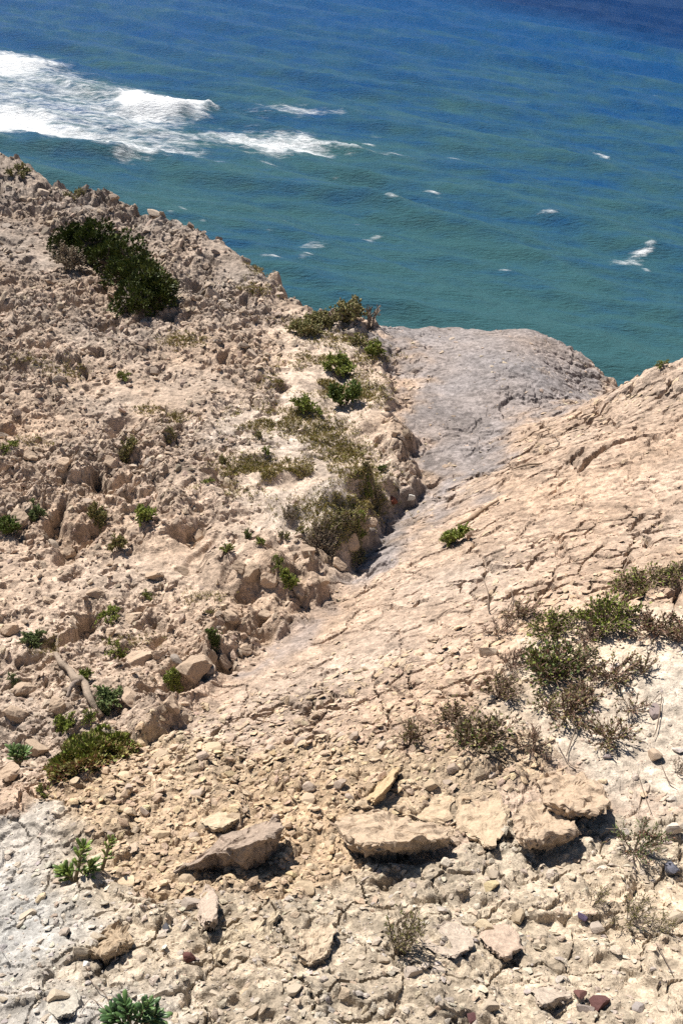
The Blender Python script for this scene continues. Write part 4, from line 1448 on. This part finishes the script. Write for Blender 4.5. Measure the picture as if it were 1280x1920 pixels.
# foreground dry sprigs
FS = [
    (748, 1790, 78, 120, OLIVE + DRY, 'dry wiry bush in the middle foreground', 26, 4),
    (1108, 1700, 70, 50, OLIVE + DRY, 'dry sprig beside the small purple stone', 14, 4),
    (1185, 1600, 90, 90, REDDY + BLUEG, 'reddish green sprig plant right of the rock pair', 22, 5),
    (1175, 1735, 110, 70, DRY + OLIVE, 'spreading dry sprig plant above the larger red stone', 24, 4),
    (1232, 1745, 50, 50, OLIVE, 'small olive sprig at the right end of the dry sprigs', 12, 5),
    (1265, 1450, 40, 40, REDDY + DRY, 'small reddish sprig on sand at the right edge', 10, 4),
]
for i, (u, v, w, h, pal, lb, n, per) in enumerate(FS):
    bush('dry_sprig', u, v, w, h, pal, lb, 'dry sprigs of the foreground', seed=800 + i, n=int(n * .7), per=per, leaf=(.060, .0085), kids=3, flop=.5, cat='plant', dense=.5, thick=.7)

# --- mat shrub at lower left: dense dome of tiny sprigs
def mat_shrub():
    rng = np.random.default_rng(91)
    n = 5200
    ang, rad = rng.uniform(0, 2 * np.pi, n), np.sqrt(rng.uniform(0, 1, n))
    wob = 1 + .18 * np.sin(3 * ang + 1) + .1 * np.sin(7 * ang)
    du, dv = np.cos(ang) * rad * wob, np.sin(ang) * rad * wob
    U, V_ = 172 + du * 72 + dv * -20, 1418 + dv * 38 - du * 14
    P = hit(U, V_)
    P[:, 2] = ground(P[:, 0], P[:, 1])
    c0 = hit(172, 1412)
    h = .035 * np.sqrt(np.clip(1 - rad ** 2, 0, 1)) * (.75 + .5 * perlin(P[:, 0] * 9, P[:, 1] * 9, 7))
    base = np.array([c0[0], c0[1], float(ground(c0[0], c0[1]))])
    root = bpy.data.objects.new('mat_shrub', None)
    COL.objects.link(root)
    root.location = base
    tag(root, 'dense low green and reddish mat shrub at the lower left', 'shrub')
    top = P + np.column_stack([np.zeros(n), np.zeros(n), h])
    D_ = np.column_stack([du, -dv, np.full(n, 1.0)]) + rng.normal(0, .45, (n, 3))
    ln = rng.uniform(.014, .028, n)
    V, F_, nv = blades(top - base, D_, ln, ln * .24, rng)
    me_ = new_mesh('foliage', V, F_, smooth=False)
    red = np.clip(dv * .9 + .15 + .5 * perlin(P[:, 0] * 6, P[:, 1] * 6, 17), 0, 1)
    pick = rng.random(n) < red
    c_ = np.where(pick[:, None], shades(REDDY + OLIVE, n, rng) * 1.5, shades(GREEN + OLIVE, n, rng) * 1.3)
    set_color(me_, np.repeat(c_, nv, 0))
    tag(put('foliage', me_, M_LEAF, root), kind='stuff')
    k_ = rng.integers(0, n, 700)
    V, F_, nv = tubes(P[k_] - base, top[k_] - base, np.full(700, .0022), np.full(700, .0012))
    me_ = new_mesh('stems', V, F_)
    set_color(me_, np.repeat(shades(BARK, 700, rng), nv, 0))
    tag(put('stems', me_, M_TWIG, root), kind='stuff')


mat_shrub()


# --- fleshy foreground plants, every leaf a piece of its own
def leaf_mesh(seed):
    rng = np.random.default_rng(seed)
    prof = [(0, .10), (.15, .32), (.4, .62), (.65, .9), (.85, .85), (.96, .5), (1.0, .08)]
    n = 8
    V = []
    for t, w in prof:
        for k_ in range(n):
            a = 2 * np.pi * k_ / n
            V.append((t, math.cos(a) * w * .13, math.sin(a) * w * .06 - .16 * (t - .3) ** 2 + .02))
    F_ = []
    for i in range(len(prof) - 1):
        for k_ in range(n):
            F_.append((i * n + k_, i * n + (k_ + 1) % n, (i + 1) * n + (k_ + 1) % n, (i + 1) * n + k_))
    cap = np.array([[(len(prof) - 1) * n + k_ for k_ in range(n)]])
    return new_mesh('leaf', np.array(V), [np.array(F_), cap])


M_FLESH, nt_, N_, L_, P_ = node_mat('fleshy_leaf')
oi = N_.new('ShaderNodeObjectInfo')
nz_ = N_.new('ShaderNodeTexNoise')
nz_.inputs['Scale'].default_value = 7
tcc = N_.new('ShaderNodeTexCoord')
L_.new(tcc.outputs['Object'], nz_.inputs['Vector'])
mr_ = N_.new('ShaderNodeMapRange')
mr_.inputs[3].default_value, mr_.inputs[4].default_value = .7, 1.3
L_.new(nz_.outputs[0], mr_.inputs[0])
sc_n = N_.new('ShaderNodeVectorMath')
sc_n.operation = 'SCALE'
L_.new(oi.outputs['Color'], sc_n.inputs[0])
L_.new(mr_.outputs[0], sc_n.inputs['Scale'])
L_.new(sc_n.outputs[0], P_.inputs['Base Color'])
P_.inputs['Roughness'].default_value = .42
LEAF = leaf_mesh(1)
LEAF.materials.append(M_FLESH)


def succulent(u, v, stems, leaf_px, pal, label, seed):
    """stems: list of pixel polylines (u, v, height above ground) from base to tip."""
    rng = np.random.default_rng(seed)
    c0 = hit(u, v)
    base = np.array([c0[0], c0[1], float(ground(c0[0], c0[1]))])
    dpt = float((c0 - CAM) @ FWD)
    root = bpy.data.objects.new('succulent_plant', None)
    COL.objects.link(root)
    root.location = base
    tag(root, label, 'plant')
    mpp = dpt / F_PX
    for st in stems:
        pts = chain(np.array([base + RGT * ((a - u) * mpp) * 1.0 + np.array([0, 0, 1]) * ((v - b) * mpp / max(UPV[2], .3)) * .8 + np.array([0, .25, 0]) * ((v - b) * mpp) for a, b in st]), 5)
        V, F_, nv = tubes(pts[:-1] - base, pts[1:] - base, np.linspace(4.5, 2.0, len(pts) - 1) * mpp, np.linspace(4.4, 1.8, len(pts) - 1) * mpp, 6)
        me_ = new_mesh('stem', V, F_)
        set_color(me_, np.tile([[.20, .16, .09]], (len(V), 1)))
        put('stem', me_, M_TWIG, root)
        n = len(pts)
        m = 26
        for k_ in range(m):
            t = .25 + .75 * (k_ + rng.random()) / m
            p = pts[min(int(t * (n - 1)), n - 2)]
            ax = pts[-1] - pts[0]
            ax = ax / np.linalg.norm(ax)
            az = k_ * 2.4
            _, a, b = frame(ax[None])
            d = ax * (.55 + .5 * t) + (a[0] * math.cos(az) + b[0] * math.sin(az)) * (1.05 - .45 * t) + np.array([0, 0, .2])
            ob = bpy.data.objects.new('leaf', LEAF)
            COL.objects.link(ob)
            ob.parent = root
            ob.location = p - base
            ob.rotation_mode = 'QUATERNION'
            ob.rotation_quaternion = Vector(d).to_track_quat('X', 'Z')
            s_ = leaf_px * mpp * rng.uniform(.7, 1.15) * (1 - .35 * max(0, t - .85) / .15)
            ob.scale = (s_, s_ * 1.15, s_ * 1.2)
            ob.color = (*(np.array(pal[rng.integers(len(pal))]) * rng.uniform(.8, 1.2)), 1)


succulent(140, 1652, [[(140, 1655), (146, 1625), (152, 1590), (158, 1572)], [(140, 1655), (128, 1640), (120, 1628)], [(142, 1652), (165, 1635), (172, 1615)]], 26,
          [(.14, .20, .04), (.18, .23, .045), (.11, .17, .035)], 'yellow green fleshy plant at the left below the mat shrub', 3)
succulent(192, 1632, [[(192, 1632), (198, 1606), (204, 1578), (212, 1568)]], 18, [(.15, .20, .04), (.19, .23, .05)], 'thin brown stem with a tuft of green leaves beside the fleshy plant', 4)
succulent(245, 1930, [[(245, 1930), (240, 1900), (232, 1868)], [(248, 1930), (262, 1900), (276, 1870)], [(245, 1930), (222, 1912), (212, 1892)], [(248, 1930), (275, 1915), (292, 1895)]], 34,
          [(.075, .14, .045), (.10, .17, .05), (.06, .12, .04)], 'dark green fleshy plant at the bottom edge, left', 5)
succulent(32, 1438, [[(32, 1438), (30, 1418), (26, 1404)], [(34, 1438), (42, 1420), (46, 1408)]], 22, [(.10, .16, .05), (.13, .19, .06)], 'green fleshy rosette left of the mat shrub', 6)


# --- dead wood and twigs
def wood(name, path, r_px, color, label, group=None, lift=.01, cat='branch', sides=8, seed=1, rough=.12):
    rng = np.random.default_rng(seed)
    a = np.array(path, float)
    P = hit(a[:, 0], a[:, 1])
    P[:, 2] = ground(P[:, 0], P[:, 1])
    dpt = (P - CAM) @ FWD
    lf = a[:, 2] if a.shape[1] > 2 else np.full(len(a), lift)
    P[:, 2] += lf + .5 * r_px * dpt / F_PX
    pts = chain(P, 7)
    n = len(pts)
    rad = np.interp(np.linspace(0, 1, n), [0, .15, .35, .55, .7, 1], [.5, .75, .7, 1.05, .9, .6]) * (1 + .22 * perlin(np.linspace(0, 7, n), np.full(n, seed * 1.7), seed)) * r_px * dpt.mean() / F_PX
    base = np.array([P[0, 0], P[0, 1], float(ground(P[0, 0], P[0, 1]))])
    d = np.gradient(pts, axis=0)
    groove = rng.normal(0, 1, sides)
    _, A_, B_ = frame(d)
    V = []
    for i in range(n):
        for k_ in range(sides):
            t = 2 * np.pi * k_ / sides
            rr_ = rad[i] * (1 + rough * 1.3 * groove[k_] + rough * .35 * rng.normal())
            V.append(pts[i] + (A_[i] * math.cos(t) + B_[i] * math.sin(t)) * rr_ - base)
    F_ = [(i * sides + k_, i * sides + (k_ + 1) % sides, (i + 1) * sides + (k_ + 1) % sides, (i + 1) * sides + k_) for i in range(n - 1) for k_ in range(sides)]
    caps = np.array([[k_ for k_ in range(sides)][::-1], [(n - 1) * sides + k_ for k_ in range(sides)]])
    me_ = new_mesh(name, np.array(V), [np.array(F_), caps])
    ob = put(name, me_, M_SLAB, loc=base)
    ob.color = (*color, 1)
    return tag(ob, label, cat, group)


dw = wood('driftwood', [(106, 1236, .0), (116, 1252, .012), (132, 1268, .02), (142, 1290, .035), (160, 1304, .04), (168, 1324, .035), (190, 1350, .0)], 8, (.31, .245, .19), 'bleached grey driftwood branch leaning over the shaded hollow', seed=2, sides=12, cat='driftwood', rough=.16)
sb = wood('side_branch', [(150, 1296, .05), (138, 1304, .05), (128, 1322, .03)], 4.5, (.30, .24, .20), None, None, cat=None, seed=12, sides=8, rough=.16)
sb.parent = dw
sb.location = sb.location - dw.location
wood('dead_root', [(852, 992), (880, 978), (905, 960), (932, 946)], 3.6, (.26, .18, .12), 'brown root trailing uphill from the round green bush', seed=3, sides=5, cat='root')
wood('dead_root', [(958, 884), (985, 880), (1014, 874)], 2.2, (.18, .13, .09), 'thin dark stick lying on the slope below the grey chute', seed=4, sides=5, cat='stick')
TW = [
    ([(900, 1090), (912, 1120), (914, 1150), (930, 1142)], 2.4, 'dark forked twig on the slope left of the salt bushes'),
    ([(955, 1110), (958, 1130), (948, 1150)], 2.0, 'short upright twig at the upper left of the salt bushes'),
    ([(1085, 1355), (1070, 1390), (1058, 1425)], 2.6, 'bent dark twig on the sand below the salt bushes'),
    ([(1220, 1320), (1236, 1310), (1228, 1370), (1220, 1390)], 1.8, 'thin curved twig beside the narrow brownish stone'),
    ([(1180, 1200), (1230, 1180), (1250, 1205)], 1.6, 'thin bare twig by the reddish brown bush'),
    ([(1040, 1400), (1065, 1440), (1090, 1450)], 1.6, 'thin twig on the sand above the upper right rock'),
    ([(1190, 1455), (1205, 1500), (1215, 1530)], 1.8, 'thin twig standing above the pale oval pebble'),
    ([(1235, 1440), (1250, 1470), (1262, 1480)], 1.6, 'short thin twig on the sand at the right edge'),
    ([(1225, 1775), (1240, 1800), (1256, 1832)], 2.6, 'long dark stem trailing down from the dry sprigs'),
    ([(160, 1820), (175, 1850), (200, 1875), (212, 1915)], 1.6, 'wiry dead stem left of the dark green fleshy plant'),
    ([(150, 1905), (170, 1880), (188, 1890), (206, 1908)], 1.4, 'curled wiry dead stem at the bottom left'),
    ([(740, 1270), (760, 1250), (800, 1245)], 1.5, 'thin bare twig on the gravel left of the dark bushes'),
    ([(640, 1340), (655, 1325), (672, 1322)], 1.3, 'tiny twig on the cracked slope'),
    ([(1030, 820), (1045, 830), (1040, 845), (1025, 842)], 1.4, 'small looped twig on the slope under the grey chute'),
]
for i, (pth, r_, lb) in enumerate(TW):
    wood('dead_twig', pth, r_ * .62, (.20, .15, .115), lb, 'dead twigs on the ground', lift=.012, cat='twig', sides=4, seed=20 + i)


# --- low turf of the left slope: nobody could count it
def turf():
    rng = np.random.default_rng(131)
    patches = [(635, 674, 78, 11, 500), (590, 708, 62, 20, 620), (545, 716, 46, 18, 380), (648, 728, 60, 24, 620), (690, 745, 34, 18, 220), (500, 792, 62, 24, 620), (605, 816, 58, 26, 700),
               (468, 882, 52, 24, 620), (560, 885, 84, 22, 900), (650, 852, 52, 20, 500), (680, 890, 44, 18, 400), (612, 958, 84, 34, 800), (690, 940, 34, 28, 420), (625, 1000, 54, 24, 520),
               (575, 612, 40, 14, 260), (345, 640, 44, 12, 200), (490, 500, 26, 16, 160), (420, 925, 60, 16, 160), (280, 770, 26, 10, 80), (330, 785, 24, 10, 80), (640, 640, 60, 16, 300),
               (60, 680, 40, 14, 80), (130, 700, 36, 14, 100), (90, 1215, 40, 14, 120), (470, 545, 40, 12, 120), (240, 1205, 50, 12, 120), (60, 830, 40, 12, 60), (380, 1125, 50, 16, 100), (560, 780, 50, 16, 260)]
    U = np.concatenate([u + rng.normal(0, .58, int(n * 1.4)) * ru for u, v, ru, rv, n in patches])
    V0 = np.concatenate([v + rng.normal(0, .58, int(n * 1.4)) * rv for u, v, ru, rv, n in patches])
    P = np.vstack([hit(U[i:i + 1500], V0[i:i + 1500]) for i in range(0, len(U), 1500)])
    P[:, 2] = ground(P[:, 0], P[:, 1])
    keep = perlin(P[:, 0] * 2.2, P[:, 1] * 2.2, 19) + .5 * perlin(P[:, 0] * 6, P[:, 1] * 6, 20) > -.32
    P = P[keep]
    n, per = len(P), 5
    dpt = (P - CAM) @ FWD
    k_ = np.repeat(np.arange(n), per)
    s_ = (dpt[k_] / F_PX) * rng.uniform(2.6, 6.5, n)[k_]
    pos = P[k_] + rng.normal(0, .32, (len(k_), 3)) * s_[:, None] * [1, 1, .1]
    D_ = rng.normal(0, .55, (len(k_), 3)) + [0, 0, 1]
    V, F_, nv = blades(pos, D_, s_ * rng.uniform(.6, 1.3, len(k_)), s_ * .14, rng)
    me_ = new_mesh('turf', V, F_, smooth=False)
    c_ = shades([(.36, .30, .105), (.32, .27, .09), (.39, .32, .14), (.30, .28, .08), (.36, .28, .15)], n, rng)
    set_color(me_, np.repeat(c_[k_] * rng.uniform(.8, 1.2, (len(k_), 1)), nv, 0))
    tag(put('turf', me_, M_LEAF), 'olive brown low turf in patches on the left slope', 'turf', kind='stuff')


turf()
